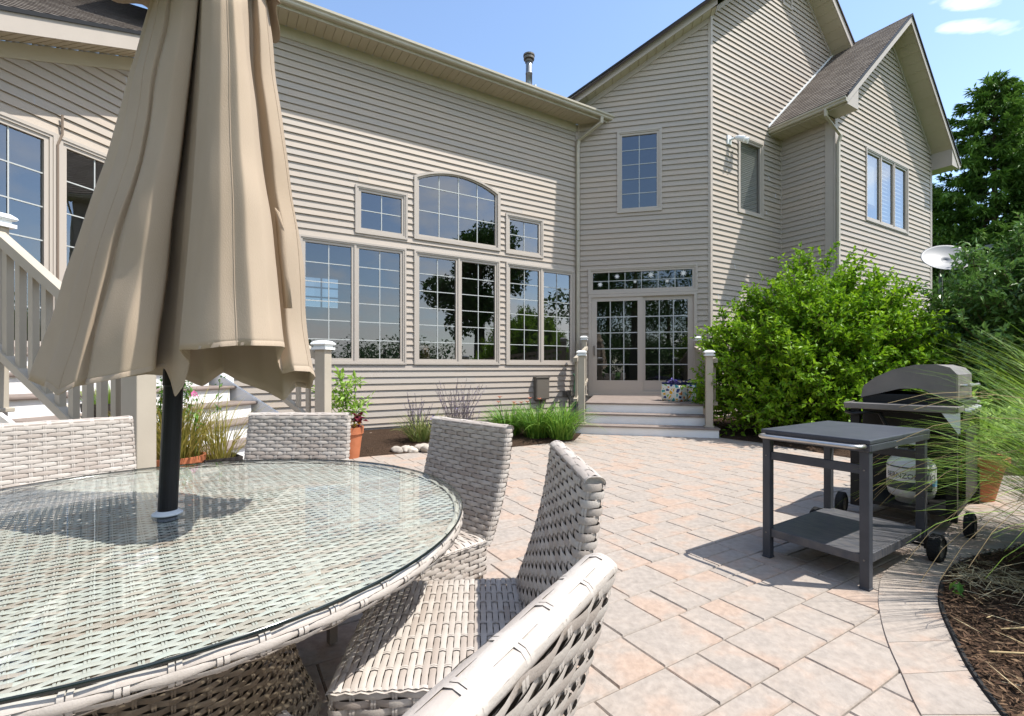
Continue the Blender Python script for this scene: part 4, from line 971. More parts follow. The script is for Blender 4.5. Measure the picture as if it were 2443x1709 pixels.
mb = MB(); lb(mb, .0, W_, .0, DPT, .165, .185); lb(mb, .0235, W_-.0235, -.012, .0, .135, .185); lb(mb, -.012, .0, .0235, DPT-.0235, .135, .185); lb(mb, W_, W_+.012, .0235, DPT-.0235, .135, .185); lb(mb, .0235, W_-.0235, DPT, DPT+.012, .135, .185); loc(mb, 'shelf', 'shelf', CT, bevel=.003)
hb = [L(-.005,-.03,.775), L(-.005,-.06,.775), L(.0,-.085,.775), L(.02,-.1,.775), L(.05,-.105,.775), L(W_-.05,-.105,.775), L(W_-.02,-.1,.775), L(W_,-.085,.775), L(W_+.005,-.06,.775), L(W_+.005,-.03,.775)]
mb = MB(); mb.tube(hb, .0125, 12); loc(mb, 'handle', 'steel', CT, smooth=True)
def wheel_into(root, c, ax, r, w):
    """tyre with tread blocks, rim and hub turned about ax"""
    q = V((0,0,1)).rotation_difference(V(ax)); tf = lambda p: V(c)+q@V(p)
    mb = MB(); prof = [(r*.62,-w*.45),(r*.85,-w*.5),(r*.97,-w*.38),(r,-w*.15),(r,w*.15),(r*.97,w*.38),(r*.85,w*.5),(r*.62,w*.45)]
    rows = [[tf((a*math.cos(2*math.pi*k/36), a*math.sin(2*math.pi*k/36), z)) for k in range(36)] for a, z in prof]; mb.grid(rows, 0, True)
    for k in range(30):
        for s_ in (-1, 1):
            a = 2*math.pi*(k+.25*s_)/30; mb.box(tf((r*math.cos(a)*1.0, r*math.sin(a)*1.0, s_*w*.22)), q@V((math.cos(a)*r*.035, math.sin(a)*r*.035, 0)), q@V((-math.sin(a)*r*.06, math.cos(a)*r*.06, 0)), q@V((0,0,w*.15)))
    t = mb.build('wheel', M['rubber'], root, smooth=False)
    mb = MB(); pr = [(.002,-w*.40),(r*.2,-w*.42),(r*.22,-w*.28),(r*.55,-w*.28),(r*.63,-w*.44),(r*.63,w*.44),(r*.55,w*.28),(r*.22,w*.28),(r*.2,w*.42),(.002,w*.40)]
    mb.grid([[tf((a*math.cos(2*math.pi*k/30), a*math.sin(2*math.pi*k/30), z)) for k in range(30)] for a, z in pr], 0, True); mb.build('rim', M['lid'], t, smooth=True)
wheel_into(CT, L(-.075, DPT-.0, .082), (1,0,0), .082, .065); wheel_into(CT, L(W_+.075, DPT-.0, .082), (1,0,0), .082, .065)
mb = MB(); mb.tube([L(-.10,DPT,.082), L(W_+.10,DPT,.082)], .008, 8); lb(mb, -.035, -.02, DPT-.03, DPT+.03, .07, .14); lb(mb, W_+.02, W_+.035, DPT-.03, DPT+.03, .07, .14); loc(mb, 'axle', 'black', CT)
# ------------------------------------------------------------------ grill
G0 = V((3.14,3.42,0)); gx = V((.76,.65,0)).normalized(); gy = V((-.65,.76,0)).normalized()
GR = thing('gas_grill', 'gas grill with a grey hood and black legs behind the ornamental grass', 'grill', G0, math.atan2(gx.y, gx.x))
mb = MB(); mb.abox(-.0,.27,-.01,.66,.885,.91); mb.abox(-.012,.0,-.01,.66,.872,.918); mb.abox(0,.27,-.022,-.01,.872,.918); mb.abox(0,.27,.66,.672,.872,.918); loc(mb, 'side_shelf', 'lid', GR, bevel=.006)
mb = MB(); mb.abox(1.06,1.34,-.01,.66,.885,.91); loc(mb, 'side_shelf', 'lid', GR, bevel=.006)
# hood: end profile (depth, height) with the arched cut-out, swept along the body
prof = [(.02,.955),(.02,1.15),(.06,1.20),(.14,1.225),(.26,1.222),(.40,1.185),(.52,1.12),(.60,1.05),(.62,.95)]
arch = [(.62,.94),(.50,.985),(.36,1.03),(.24,1.035),(.20,1.02),(.15,.985),(.10,.965),(.02,.945)]
mb = MB()
for x0, x1 in ((.27,.295),(1.03,1.055)): mb.extrude([V((x0,y,z)) for y, z in prof+arch[1:-1]], V((x1-x0,0,0)))
EP = loc(mb, 'hood_end', 'lid', GR, bevel=.008)
mb = MB(); mb.grid([[V((.295,y-.004*0,z-.006)) for y, z in prof], [V((1.03,y,z-.006)) for y, z in prof]], 0); HD = loc(mb, 'hood', 'lid', GR, smooth=False, solid=.008)
mb = MB(); mb.tube([V((.40,-.035,1.06)), V((.92,-.035,1.06))], .013, 10); mb.tube([V((.43,.02,1.06)), V((.43,-.035,1.06))], .01, 8); mb.tube([V((.89,.02,1.06)), V((.89,-.035,1.06))], .01, 8); loc(mb, 'handle', 'steel', HD, smooth=True)
mb = MB(); mb.abox(.28,1.045,.03,.61,.70,.985); mb.abox(.27,1.055,-.015,.03,.80,.945); loc(mb, 'firebox', 'black', GR, bevel=.006)
for k in range(4):
    mb = MB(); mb.tube([V((.38+.19*k,-.015,.865)), V((.38+.19*k,-.05,.865))], [.028,.022], 14); loc(mb, 'knob', 'steel', GR)
for x in (.05, 1.28):
    for y in (.02, .60):
        mb = MB(); mb.abox(x-.03, x+.03, y-.03, y+.03, .09 if x < .5 else 0, .885); loc(mb, 'leg', 'black', GR)
mb = MB(); mb.abox(.0,1.32,.0,.62,.13,.155); mb.abox(.52,.54,.03,.6,.155,.72); mb.abox(.54,1.25,.0,.02,.155,.70); loc(mb, 'lower_shelf', 'black', GR)
wheel_into(GR, V((.05,-.075,.085)), (0,1,0), .085, .06); wheel_into(GR, V((.05,.70,.085)), (0,1,0), .085, .06)
mb = MB(); mb.face([V((.0,-.024,.872)),V((.0,.07,.872)),V((.0,-.024,.72))]); mb.extrude([V((-.002,-.03,.875)),V((-.002,.07,.875)),V((-.002,-.03,.73))], V((.004,0,0))); loc(mb, 'bracket', 'cap', GR)
# rear stuff: hose coil under the shelf
mb = MB(); mb.tube([V((.12,.60,.86)),V((.03,.66,.84)),V((-.02,.60,.83)),V((.02,.52,.845)),V((.08,.45,.84)),V((.06,.38,.70)),V((.10,.33,.62))], .014, 8); loc(mb, 'gas_hose', 'black', GR, smooth=True)
# propane tank on the lower shelf, beneath the left shelf
tp = G0+gx*.22+gy*.28; TK = thing('propane_tank', 'grey white propane tank on the grill base, with dark label band', 'gas tank', (tp.x, tp.y, .155), math.atan2(-tp.y, -tp.x)+R(90))
mb = MB(); r = .152; mb.lathe([(.02,.0),(.10,.0),(.10,.035),(.115,.035),(.14,.055),(r,.10),(r,.275),(.146,.305),(.12,.34),(.07,.365),(.03,.372),(.0,.373)], (0,0,0), 40); loc(mb, 'body', 'tank', TK, smooth=True)
mb = MB(); mb.lathe([(r+.001,.105),(r+.0016,.107),(r+.0016,.168),(r+.001,.170)], (0,0,0), 40); loc(mb, 'label_band', 'tankband', TK, smooth=True)
mb = MB(); mb.lathe([(r+.001,.272),(r+.003,.275),(r+.003,.279),(r+.001,.282)], (0,0,0), 40); loc(mb, 'weld_seam', 'tankband', TK, smooth=True)
mb = MB()
rr_ = lambda a, z, k=0: V(((r+.0025+k)*math.cos(a), (r+.0025+k)*math.sin(a), z))
a0 = R(-36); mb.grid([[rr_(a0+R(30)*i/6, z) for i in range(7)] for z in (.11,.20)], 0); mb.grid([[rr_(a0+R(30)*i/6, z, .0008) for i in range(7)] for z in (.145,.19)], 0, mi=1)
for z in (.118,.128,.137): mb.grid([[rr_(a0+R(3)+R(20)*i/6, zz, .0008) for i in range(7)] for zz in (z,z+.004)], 0, mi=2)
loc(mb, 'sticker', [M['white'], M['blue'], M['tankband']], TK)
mb = MB()
for a_, b_ in ((20,160),(200,340)):
    mb.grid([[V((.10*math.cos(R(a_+(b_-a_)*i/14)), .10*math.sin(R(a_+(b_-a_)*i/14)), z)) for i in range(15)] for z in (.355,.40)], 0)
    mb.grid([[V((.10*math.cos(R(a_+(b_-a_)*i/14)), .10*math.sin(R(a_+(b_-a_)*i/14)), z)) for i in range(15)] for z in (.455,.48)], 0)
    for a2 in (a_, b_-16): mb.grid([[V((.10*math.cos(R(a2+16*i/4)), .10*math.sin(R(a2+16*i/4)), z)) for i in range(5)] for z in (.40,.455)], 0)
loc(mb, 'collar', 'tank', TK, solid=.005)
mb = MB(); mb.tube([V((0,0,.37)),V((0,0,.42))], .02, 10); mb.tube([V((0,0,.43)),V((0,0,.45))], .035, 12); mb.tube([V((0,0,.405)),V((0,-.06,.405)),V((0,-.09,.41))], .018, 10); loc(mb, 'valve', 'black', TK)
cu = bpy.data.curves.new('lettering', 'FONT'); cu.body = 'BERNZOMATIC'; cu.size = .05; cu.align_x = 'CENTER'; cu.resolution_u = 2
to = bpy.data.objects.new('lettering', cu); COL.objects.link(to)
dg = bpy.context.evaluated_depsgraph_get(); me = bpy.data.meshes.new_from_object(to.evaluated_get(dg)); bpy.data.objects.remove(to)
for v in me.vertices:
    x, y = v.co.x, v.co.y; a = R(-92)+x/r; v.co = V(((r+.002)*math.cos(a), (r+.002)*math.sin(a), .195+y*1.15))
me.materials.clear(); me.materials.append(M['tankband']); lt = bpy.data.objects.new('lettering', me); COL.objects.link(lt); lt.parent = TK
# ------------------------------------------------------------------ plants
def rv(rg, k=1.0):
    while True:
        v = V((rg.uniform(-1,1), rg.uniform(-1,1), rg.uniform(-1,1)))
        if .05 < v.length < 1: return v.normalized()*k
def leaf(mb, p, d, up, L_, W_, var, fold=.25):
    d = d.normalized(); s = d.cross(up)
    if s.length < 1e-3: s = d.cross(V((1,0,0)))
    s = s.normalized()*W_/2; n = s.cross(d).normalized()*W_*fold; q = p+d*L_*.45; t = p+d*L_-n*.6
    mb.face([p, q+s+n, t], var); mb.face([p, t, q-s+n], var)
def bez(a, b, c, t): return a*(1-t)**2+b*2*t*(1-t)+c*t*t
def bush(name, label, base, rx, ry, h, nst, ntw, nlf, L_, W_, lm, seed, group=None, spread=.5, sprig=.25, cat='shrub', lift=.15, zlow=.05):
    rg = random.Random(seed); root = thing(name, label, cat, base, 0, group); lf = MB(); st = MB()
    for i in range(nst):
        a = rg.uniform(0, 6.283); e = math.asin(rg.uniform(zlow,1)); k = rg.uniform(.82,1.0)*(1+.12*noise.noise((math.cos(a)*2+seed, math.sin(a)*2, e*2)))
        tip = V((rx*math.cos(a)*math.cos(e)*k, ry*math.sin(a)*math.cos(e)*k, lift+(h-lift)*math.sin(e)*k)); b = V((rg.gauss(0,.2)*spread*rx*.5, rg.gauss(0,.2)*spread*ry*.5, 0))
        m = V((tip.x*.35+b.x*.6, tip.y*.35+b.y*.6, max(.25,tip.z*.72)))
        if rg.random() < sprig*.5: tip = tip+V((rg.uniform(-.05,.05),rg.uniform(-.05,.05),rg.uniform(.15,.45)))
        pts = [bez(b, m, tip, t/7) for t in range(8)]; st.tube(pts, [.016-.0017*t for t in range(8)], 4, caps=False)
        for j in range(ntw):
            t = 1-(rg.random()**1.3)*.62; p = bez(b, m, tip, t); out = V((p.x/rx, p.y/ry, (p.z-h*.35)/h)).normalized()
            d = (out*.9+rv(rg,.8)+V((0,0,.45))).normalized(); ln = rg.uniform(.18,.42)*(rx+ry)/3.6
            st.tube([p, p+d*ln], [.004,.002], 3, caps=False); tone = rg.random()
            for q in range(nlf):
                u_ = (q+rg.random())/nlf; c = p+d*ln*u_+rv(rg,.012); ld = (d*.5+rv(rg,.9)+V((0,0,.1))).normalized(); sc = rg.uniform(.65,1.15)
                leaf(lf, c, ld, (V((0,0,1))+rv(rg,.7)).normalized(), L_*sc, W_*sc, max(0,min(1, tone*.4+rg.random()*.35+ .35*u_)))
    lf.build('foliage', M[lm], root); st.build('stem', M['stem'], root); return root
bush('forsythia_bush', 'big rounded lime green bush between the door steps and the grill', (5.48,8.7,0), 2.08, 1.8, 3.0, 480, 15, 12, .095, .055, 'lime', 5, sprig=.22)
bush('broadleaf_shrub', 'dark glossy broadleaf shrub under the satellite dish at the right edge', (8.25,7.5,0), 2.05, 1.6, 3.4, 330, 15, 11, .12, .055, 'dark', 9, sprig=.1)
bush('low_shrub', 'low yellow green ground plants in the bed behind the serving cart', (5.15,6.35,0), .55, .35, .30, 34, 6, 8, .07, .045, 'potleaf', 12, cat='plant', lift=.05)
def blade(mb, p, az, el, L_, w, droop, var, seg=9, twist=0.0):
    """a strap that leaves at azimuth az / elevation el and bends over with its own weight"""
    ds = L_/seg; e = el; q = V(p); A, B = [], []; s0 = V((-math.sin(az), math.cos(az), 0))
    for i in range(seg+1):
        t = i/seg; k = w*(1-t**2.2)*.5*(.6+.4*min(1,t*4))+.0004; s = (s0*math.cos(twist*t)+V((0,0,1))*math.sin(twist*t)); A.append(q-s*k); B.append(q+s*k)
        q = q+V((math.cos(az)*math.cos(e), math.sin(az)*math.cos(e), math.sin(e)))*ds; e -= droop*ds*(.4+1.3*t)
    mb.grid([A, B], var)
    return q
def clump(mb, c, n, rad, Lr, w, droop, rg, elr=(55,88), azr=(0,360)):
    for i in range(n):
        a = R(rg.uniform(*azr)); r = rad*math.sqrt(rg.random()); p = V(c)+V((r*math.cos(a), r*math.sin(a), 0)); blade(mb, p, a+rg.gauss(0,.35), R(rg.uniform(*elr)), rg.uniform(*Lr), w*rg.uniform(.7,1.2), droop*rg.uniform(.7,1.4), rg.random(), twist=rg.uniform(-.5,.5))
rg = random.Random(21)
for (x, y, n, sd, lab) in ((3.40,2.42,1700,1,'tall arching ornamental grass at the right edge, nearest the cart wheels'), (3.98,3.05,900,2,'ornamental grass clump standing behind the nearest one, by the large clay pot')):
    r_ = thing('ornamental_grass', lab, 'grass', (x,y,.01)); mb = MB(); rg = random.Random(sd)
    clump(mb, (0,0,0), n, .24, (.6,1.5), .0085, 1.05, rg, (52,86)); clump(mb, (.05,0,0), int(n*.35), .2, (1.2,1.75), .009, .66, rg, (68,88)); clump(mb, (0,0,0), int(n*.05), .2, (.8,1.75), .007, 1.1, rg, (40,70), (130,240)); mb.build('foliage', M['grassblade'], r_)
    mb = MB(); clump(mb, (0,0,0), 60, .2, (.5,1.1), .006, 1.6, rg, (20,75)); mb.build('dead_blades', M['straw'], r_)
    mb = MB()
    for i in range(26):
        a = R(rg.uniform(110,260)); e = R(rg.uniform(40,80)); pts = []; q = V((0,0,.3)); 
        for k in range(9): pts.append(q.copy()); q = q+V((math.cos(a)*math.cos(e), math.sin(a)*math.cos(e), math.sin(e)))*.2; e -= .24
        mb.tube(pts, .0016, 3, caps=False)
    mb.build('flower_stalk', M['straw'], r_)
# daylilies and catmint in the wall bed
def lily(x, y, n, L_, lab, fl, seed, w=.016):
    r_ = thing('daylily', lab, 'plant', (x,y,.02), 0, 'daylilies along the wall'); rg = random.Random(seed); mb = MB(); clump(mb, (0,0,0), n, .2, L_, w, 2.0, rg, (48,86)); mb.build('foliage', M['lily'], r_)
    if fl:
        st = MB(); f = MB()
        for i in range(fl):
            a = rg.uniform(0,6.28); r = rg.uniform(.05,.32); t = V((r*math.cos(a), r*math.sin(a), rg.uniform(.50,.68))); st.tube([V((r*.3*math.cos(a), r*.3*math.sin(a), 0)), t], .004, 4)
            for k in range(6): b = 2*math.pi*k/6; leaf(f, t, V((math.cos(b), math.sin(b), .7)), V((0,0,1)), .06, .026, 0)
        st.build('flower_stem', M['lily'], r_); f.build('flower', M['coral'], r_)
lily(-.05,8.45,260,(.45,.75),'reddish flowered daylily clump left of the utility box',5,1); lily(.42,8.15,330,(.5,.85),'lush bright green daylily clump with a few coral flowers',3,2); lily(.82,8.0,330,(.5,.85),'bright green daylily clump beside the steps post',0,3)
r_ = thing('catmint', 'grey purple spiky catmint clump in the wall bed behind a wicker chair', 'plant', (-1.20,7.75,.02)); rg = random.Random(31); mb = MB(); clump(mb, (-.2,-.05,0), 260, .22, (.35,.65), .014, 1.9, rg, (40,85)); clump(mb, (.25,.05,0), 120, .2, (.3,.5), .014, 1.9, rg, (40,85)); mb.build('foliage', M['sage'], r_)
st = MB()
for i in range(95):
    cx_ = rg.choice((-.35,.28,.38)); a = rg.uniform(0,6.28); e = R(rg.uniform(55,88)); q = V((cx_+rg.gauss(0,.07), rg.gauss(0,.1), .1)); Ln = rg.uniform(.4,.95 if cx_ > 0 else .7); d = V((math.cos(a)*math.cos(e), math.sin(a)*math.cos(e), math.sin(e))); st.tube([q, q+d*Ln], .0035, 3, rg.random()*.3, caps=False)
    for k in range(14): u_ = Ln*(.35+.65*k/14); leaf(st, q+d*u_, (d*.4+rv(rg)).normalized(), V((0,0,1)), rg.uniform(.02,.045), .014, min(1,max(0,(u_/Ln-.4)*1.6)))
st.build('flower_spike', M['sagestem'], r_)
f = MB()
for i in range(40): leaf(f, V((.02+rg.gauss(0,.05), -.12, .30+rg.gauss(0,.05))), rv(rg), V((0,0,1)), .05, .045, 0)
f.build('flower', M['purple'], r_)
def pot_mesh(root, r0, r1, h, rim, mt, square=False):
    mb = MB(); seg = 4 if square else 36; k = math.sqrt(2) if square else 1
    mb.lathe([(.0,.0),(r0*k,.0),(r1*k*.97,h-rim),(r1*k*1.06,h-rim),(r1*k*1.10,h),(r1*k*1.0,h),(r1*k*.96,h-.04)], (0,0,0), seg); p = mb.build('pot', M[mt], root, smooth=not square)
    if not square:
        m = p.modifiers.new('es', 'EDGE_SPLIT'); m.split_angle = R(35)
    mb = MB(); mb.lathe([(.0,h-.035),(r1*k*.5,h-.025),(r1*k*.975,h-.04)], (0,0,0), 20); mb.build('soil', M['soil'], root); return p
# terracotta pot by the chairs: tall yellow green plant, pansies at its foot
r_ = thing('potted_plant', 'tapered terracotta pot with a tall yellow green plant and pansies beside the wall bed', 'plant pot', (-2.16,6.42,0)); pot_mesh(r_, .12, .165, .41, .09, 'terra'); rg = random.Random(41); st = MB(); lf = MB()
for i in range(9):
    a = rg.uniform(0,6.28); t = V((rg.gauss(-.16,.17), rg.gauss(0,.16), rg.uniform(.75,1.10))); b = V((rg.gauss(0,.04), rg.gauss(0,.04), .38)); m_ = (b+t)/2+V((0,0,.12)); pts = [bez(b,m_,t,k/6) for k in range(7)]; st.tube(pts, .005, 5)
    for k in range(34):
        p = bez(b,m_,t,.25+.75*rg.random()); d = (rv(rg)+V((0,0,.25))).normalized(); leaf(lf, p+d*.05, d, (V((0,0,1))+rv(rg,.4)), rg.uniform(.07,.14), rg.uniform(.03,.055), rg.random())
st.build('stem', M['potleaf'], r_); lf.build('foliage', M['potleaf'], r_); f = MB(); f2 = MB()
for i in range(26): leaf(f, V((rg.uniform(-.14,.17), rg.uniform(-.17,.05), .42+rg.uniform(0,.07))), rv(rg), V((0,0,1)), .055, .05, 0)
for i in range(20): leaf(f2, V((.13+rg.gauss(0,.03), -.05+rg.gauss(0,.03), .53+rg.gauss(0,.04))), rv(rg), V((0,0,1)), .09, .07, 0)
f.build('yellow_flower', M['yellow'], r_); f2.build('red_leaf', M['maroon'], r_)
# pots on the deck stairs
def gpot(x, y, z, r0, r1, h, mt, lab, n, Lr, leafm, seed, flowers=None, square=False, droop=1.6):
    r_ = thing('potted_grass', lab, 'plant pot', (x,y,z)); pot_mesh(r_, r0, r1, h, .06, mt, square); rg = random.Random(seed); mb = MB(); clump(mb, (0,0,h-.03), n, r1*.9, Lr, .007, droop, rg, (45,89)); mb.build('foliage', M[leafm], r_)
    if flowers:
        st = MB(); f = MB(); f2 = MB()
        for i in range(flowers):
            p = V((rg.uniform(-.16,.2), rg.uniform(-.14,.14), h-.02)); q = p+V((rg.uniform(-.06,.1), rg.uniform(-.05,.05), rg.uniform(.38,.62))); st.tube([p, q], .002, 3)
            for k in range(9): leaf(f2 if k < 6 else f, q+rv(rg,.035), rv(rg), V((0,0,1)), .03, .016, 0)
            for k in range(8): leaf(st, p+(q-p)*rg.uniform(.5,.95), rv(rg), V((0,0,1)), .06, .022, rg.random())
        st.build('flower_stem', M['lily'], r_); f2.build('sprig_leaf', M['lily'], r_); f.build('white_flower', M['whiteflower'], r_)
        f = MB()
        for k in range(9): b = 2*math.pi*k/9; leaf(f, V((.13,.0,h+.47)), V((math.cos(b)*.5, math.sin(b)*.5, -.75)), V((0,0,1)), .06, .018, 0)
        f.build('pink_flower', M['pink'], r_)
    return r_
gpot(-2.42,3.47,.166,.13,.17,.40,'terra','terracotta pot of yellow green grass with small white flowers, on the deck stairs behind the pole',330,(.35,.62),'drygrass',51,26)
gpot(-2.22,3.66,.166,.10,.115,.36,'darkpot','square dark pot with thin grass next to the flowering pot on the stairs',110,(.3,.6),'drygrass',52,None,True)
gpot(-3.04,3.62,.664,.11,.14,.27,'darkpot','black pot of short lime grass in shade behind the stair balusters',160,(.1,.2),'grassblade',53,None,False,.6)
gpot(-2.80,3.55,.498,.10,.13,.30,'terra','small clay pot with a bare stake behind the balusters next to the newel post',20,(.15,.35),'drygrass',54)
# large clay pot behind the grill
r_ = thing('potted_plant', 'large terracotta pot with a bright leafy plant behind the grill legs', 'plant pot', (4.22,4.45,0)); pot_mesh(r_, .17,.25,.40,.07,'terra'); rg = random.Random(61); st = MB(); lf = MB()
for i in range(60):
    a = rg.uniform(0,6.28); t = V((rg.gauss(0,.26), rg.gauss(0,.26), rg.uniform(.55,.98))); b = V((rg.gauss(0,.07), rg.gauss(0,.07), .36)); m_ = (b+t)/2+V((0,0,.08)); st.tube([bez(b,m_,t,k/4) for k in range(5)], .003, 4)
    for k in range(22):
        p = bez(b,m_,t,.25+.75*rg.random()); d = (rv(rg)+V((0,0,.2))).normalized(); leaf(lf, p, d, (V((0,0,1))+rv(rg,.5)), rg.uniform(.04,.085), .03, rg.random())
st.build('stem', M['potleaf'], r_); lf.build('foliage', M['potleaf'], r_)
# weeds in the near bed
for i, (x, y, lab) in enumerate(((2.12,1.72,'tiny green weed sprouting from the dark mulch, the nearer one'), (2.30,2.50,'tiny green weed by the edging below the straw'))):
    r_ = MB(); rg = random.Random(70+i)
    for k in range(7): leaf(r_, V((x+rg.gauss(0,.02), y+rg.gauss(0,.02), .03)), (rv(rg)+V((0,0,.6))).normalized(), V((0,0,1)), .07, .03, rg.random())
    tag(r_.build('weed', M['lily']), lab, 'weed')
for i, (x0, y0, x1, y1, lab) in enumerate(((1.93,1.95,2.38,1.78,'long dry grass stalk lying across the mulch, the thicker one'), (2.15,2.12,2.75,2.05,'thin dry stalk lying on the mulch farther back'))):
    m = MB(); m.tube([V((x0,y0,.05)), V(((x0+x1)/2,(y0+y1)/2+.02,.075)), V((x1,y1,.055))], .0045-.001*i, 5); tag(m.build('dry_stalk', M['straw'], smooth=True), lab, 'stalk')
# rocks edging the bed
import bmesh
rk = [(-1.62,6.80,.075),(-1.50,6.86,.07),(-1.40,6.80,.06),(-1.33,6.92,.085),(-1.20,6.85,.095),(-1.07,6.90,.08),(-1.02,6.98,.10),(-1.55,6.98,.06),(-.92,6.94,.07),(-1.28,7.03,.08),(-1.44,6.95,.055)]
words = ['leftmost small pale', 'pale rounded', 'low pale', 'mid sized grey', 'largest buff', 'squat tan', 'tall pinkish', 'small rear', 'rightmost small', 'rear grey', 'tiny middle']
for i, (x, y, r) in enumerate(rk):
    b = bmesh.new(); bmesh.ops.create_icosphere(b, subdivisions=3, radius=r)
    for v in b.verts: k = 1+.30*noise.noise(v.co/r*1.1+V((i*5,0,0)))+.08*noise.noise(v.co/r*3+V((0,i*3,0))); v.co = V((v.co.x*k*1.2, v.co.y*k, v.co.z*k*.8))
    me = bpy.data.meshes.new('rock'); b.to_mesh(me); b.free(); me.materials.append(M['rock']); at_ = me.attributes.new('var','FLOAT','FACE'); at_.data.foreach_set('value', np.full(len(me.polygons), (i*.37) % 1, dtype=np.float32))
    me.polygons.foreach_set('use_smooth', np.ones(len(me.polygons), dtype=bool))
    o = bpy.data.objects.new('rock', me); COL.objects.link(o); o.location = (x, y, r*.42); o.rotation_euler = (0,0,i*1.3); tag(o, words[i]+' stone in the pile at the bed edge behind the chair', 'rock', 'stones piled at the edge of the wall bed')
# ------------------------------------------------------------------ bags on the landing
def bagmat():
    m = bpy.data.materials.new('bagprint'); m.use_nodes = True; N = m.node_tree.nodes; L = m.node_tree.links; b = N['Principled BSDF']; b.inputs['Roughness'].default_value = .7
    tc = N.new('ShaderNodeTexCoord'); v = N.new('ShaderNodeTexVoronoi'); v.inputs['Scale'].default_value = 13; L.new(tc.outputs['Object'], v.inputs['Vector']); v2 = N.new('ShaderNodeTexVoronoi'); v2.inputs['Scale'].default_value = 13; v2.feature = 'DISTANCE_TO_EDGE'; L.new(tc.outputs['Object'], v2.inputs['Vector'])
    sp = N.new('ShaderNodeSeparateColor'); L.new(v.outputs['Color'], sp.inputs[0]); cr = N.new('ShaderNodeValToRGB'); cr.color_ramp.interpolation = 'CONSTANT'; e = cr.color_ramp.elements; e[0].color = (.03,.30,.30,1); e[1].position = .2; e[1].color = (.7,.4,.02,1)
    for p, c in ((.38,(.02,.04,.16,1)),(.55,(.25,.42,.06,1)),(.7,(.10,.45,.5,1)),(.85,(.6,.2,.05,1))): k = e.new(p); k.color = c
    L.new(sp.outputs[0], cr.inputs[0]); gt = N.new('ShaderNodeMath'); gt.operation = 'GREATER_THAN'; gt.inputs[1].default_value = .14; L.new(v2.outputs['Distance'], gt.inputs[0]); mx = N.new('ShaderNodeMix'); mx.data_type = 'RGBA'; L.new(gt.outputs[0], mx.inputs[0]); mx.inputs[6].default_value = (.7,.7,.62,1); L.new(cr.outputs[0], mx.inputs[7]); L.new(mx.outputs[2], b.inputs['Base Color']); return m
M['bagprint'] = bagmat(); M['navy'] = mat('navy', (.012,.018,.075), .7)
for i, (x0, x1, lab) in enumerate(((1577,1620,'printed tote bag with a purple blue bow on top, against the other bag'), (1623,1667,'printed tote bag with navy rim standing nearest the right door post'))):
    a = gnd(x0, 956, .531); b = gnd(x1, 959, .531); c = (a+b)/2; w = (b-a).length/2; r_ = thing('tote_bag', lab, 'bag', c, math.atan2(b.y-a.y, b.x-a.x), 'printed bags on the landing')
    mb = MB(); lp = Loop(rrect(w*2, .26, .05)); rws = []
    for k in range(7): t = k/6; rws.append([V((q.x*(1+.05*math.sin(math.pi*t)+.02*t), q.y*(1+.10*math.sin(math.pi*t))+.13, .33*t+.012*math.sin(q.x*20)*t)) for q in lp.p])
    mb.grid(rws, 0, True); mb.face(list(reversed(rws[0]))); loc(mb, 'body', 'bagprint', r_, smooth=True, solid=.006)
    mb = MB(); mb.grid([[p*1.0+V((0,0,.0)) for p in rws[-1]], [V((p.x*1.01, (p.y-.13)*1.02+.13, p.z+.03)) for p in rws[-1]]], 0, True); mb.face([V((p.x*.97,(p.y-.13)*.95+.13,.31)) for p in rws[-1]]); loc(mb, 'rim', 'navy', r_, solid=.006)
    mb = MB()
    for y in (.01,.25): mb.tube([V((-w*.5,y,.33)), V((-w*.45,y,.40)), V((0,y+.02,.43)), V((w*.45,y,.40)), V((w*.5,y,.33))], .011, 6)
    loc(mb, 'handle', 'navy', r_, smooth=True)
    if i == 0:
        mb = MB(); rg = random.Random(5)
        for k in range(46): leaf(mb, V((rg.gauss(.02,.04), rg.gauss(.1,.04), .37+rg.gauss(0,.03))), rv(rg), V((0,0,1)), .09, .06, 0)
        loc(mb, 'bow', 'purple', r_)
# paper stars in the transom
for i, (x, y, r, lab) in enumerate(((1431.7,679,.075,'white paper star low at the left end of the transom'), (1472,659.8,.07,'white paper star in the second column of the transom'), (1553,655.5,.085,'larger white paper star above the middle of the transom'), (1591.7,670.3,.06,'small white paper star low in the fifth column of the transom'), (1630.5,651.5,.09,'white eight pointed star at the upper right of the transom'), (1515,672,.05,'faint white paper star low in the third column of the transom'))):
    t, z = WB.px(x, y); m = MB(); pts = []
    for k in range(16): a = 2*math.pi*k/16; q = r if k % 2 == 0 else r*.38; pts.append(WB.P(t+q*math.cos(a), z+q*math.sin(a), -.017))
    m.extrude(pts, nB*.003); tag(m.build('paper_star', M['white']), lab, 'star', 'stars stuck on the transom glass')
# satellite dish
p = at(2256, 622, 8.6); vw = (p-V((0,0,CH))).normalized(); rt = V((vw.y,-vw.x,0)).normalized(); nn = (-vw*.66+V((0,0,.75))+rt*.25).normalized(); r_ = thing('satellite_dish', 'pale grey satellite dish on a pole behind the dark shrub', 'satellite dish', p)
q = V((0,0,1)).rotation_difference(nn); mb = MB(); mb.grid([[q@V((rr*math.cos(2*math.pi*k/40)*1.04, rr*math.sin(2*math.pi*k/40), .55*rr*rr)) for k in range(40)] for rr in (.002,.1,.2,.28,.335,.36)], 0, True); loc(mb, 'reflector', 'dish', r_, smooth=True, solid=.008)
mb = MB(); e = q@V((.40,.05,.06)); t = rt*.55+V((0,0,.16)); mb.tube([q@V((.2,0,.02)), t], .016, 8); mb.box(t, rt*.05, V((0,0,.03)), vw*.03); loc(mb, 'feed_arm', 'dish', r_)
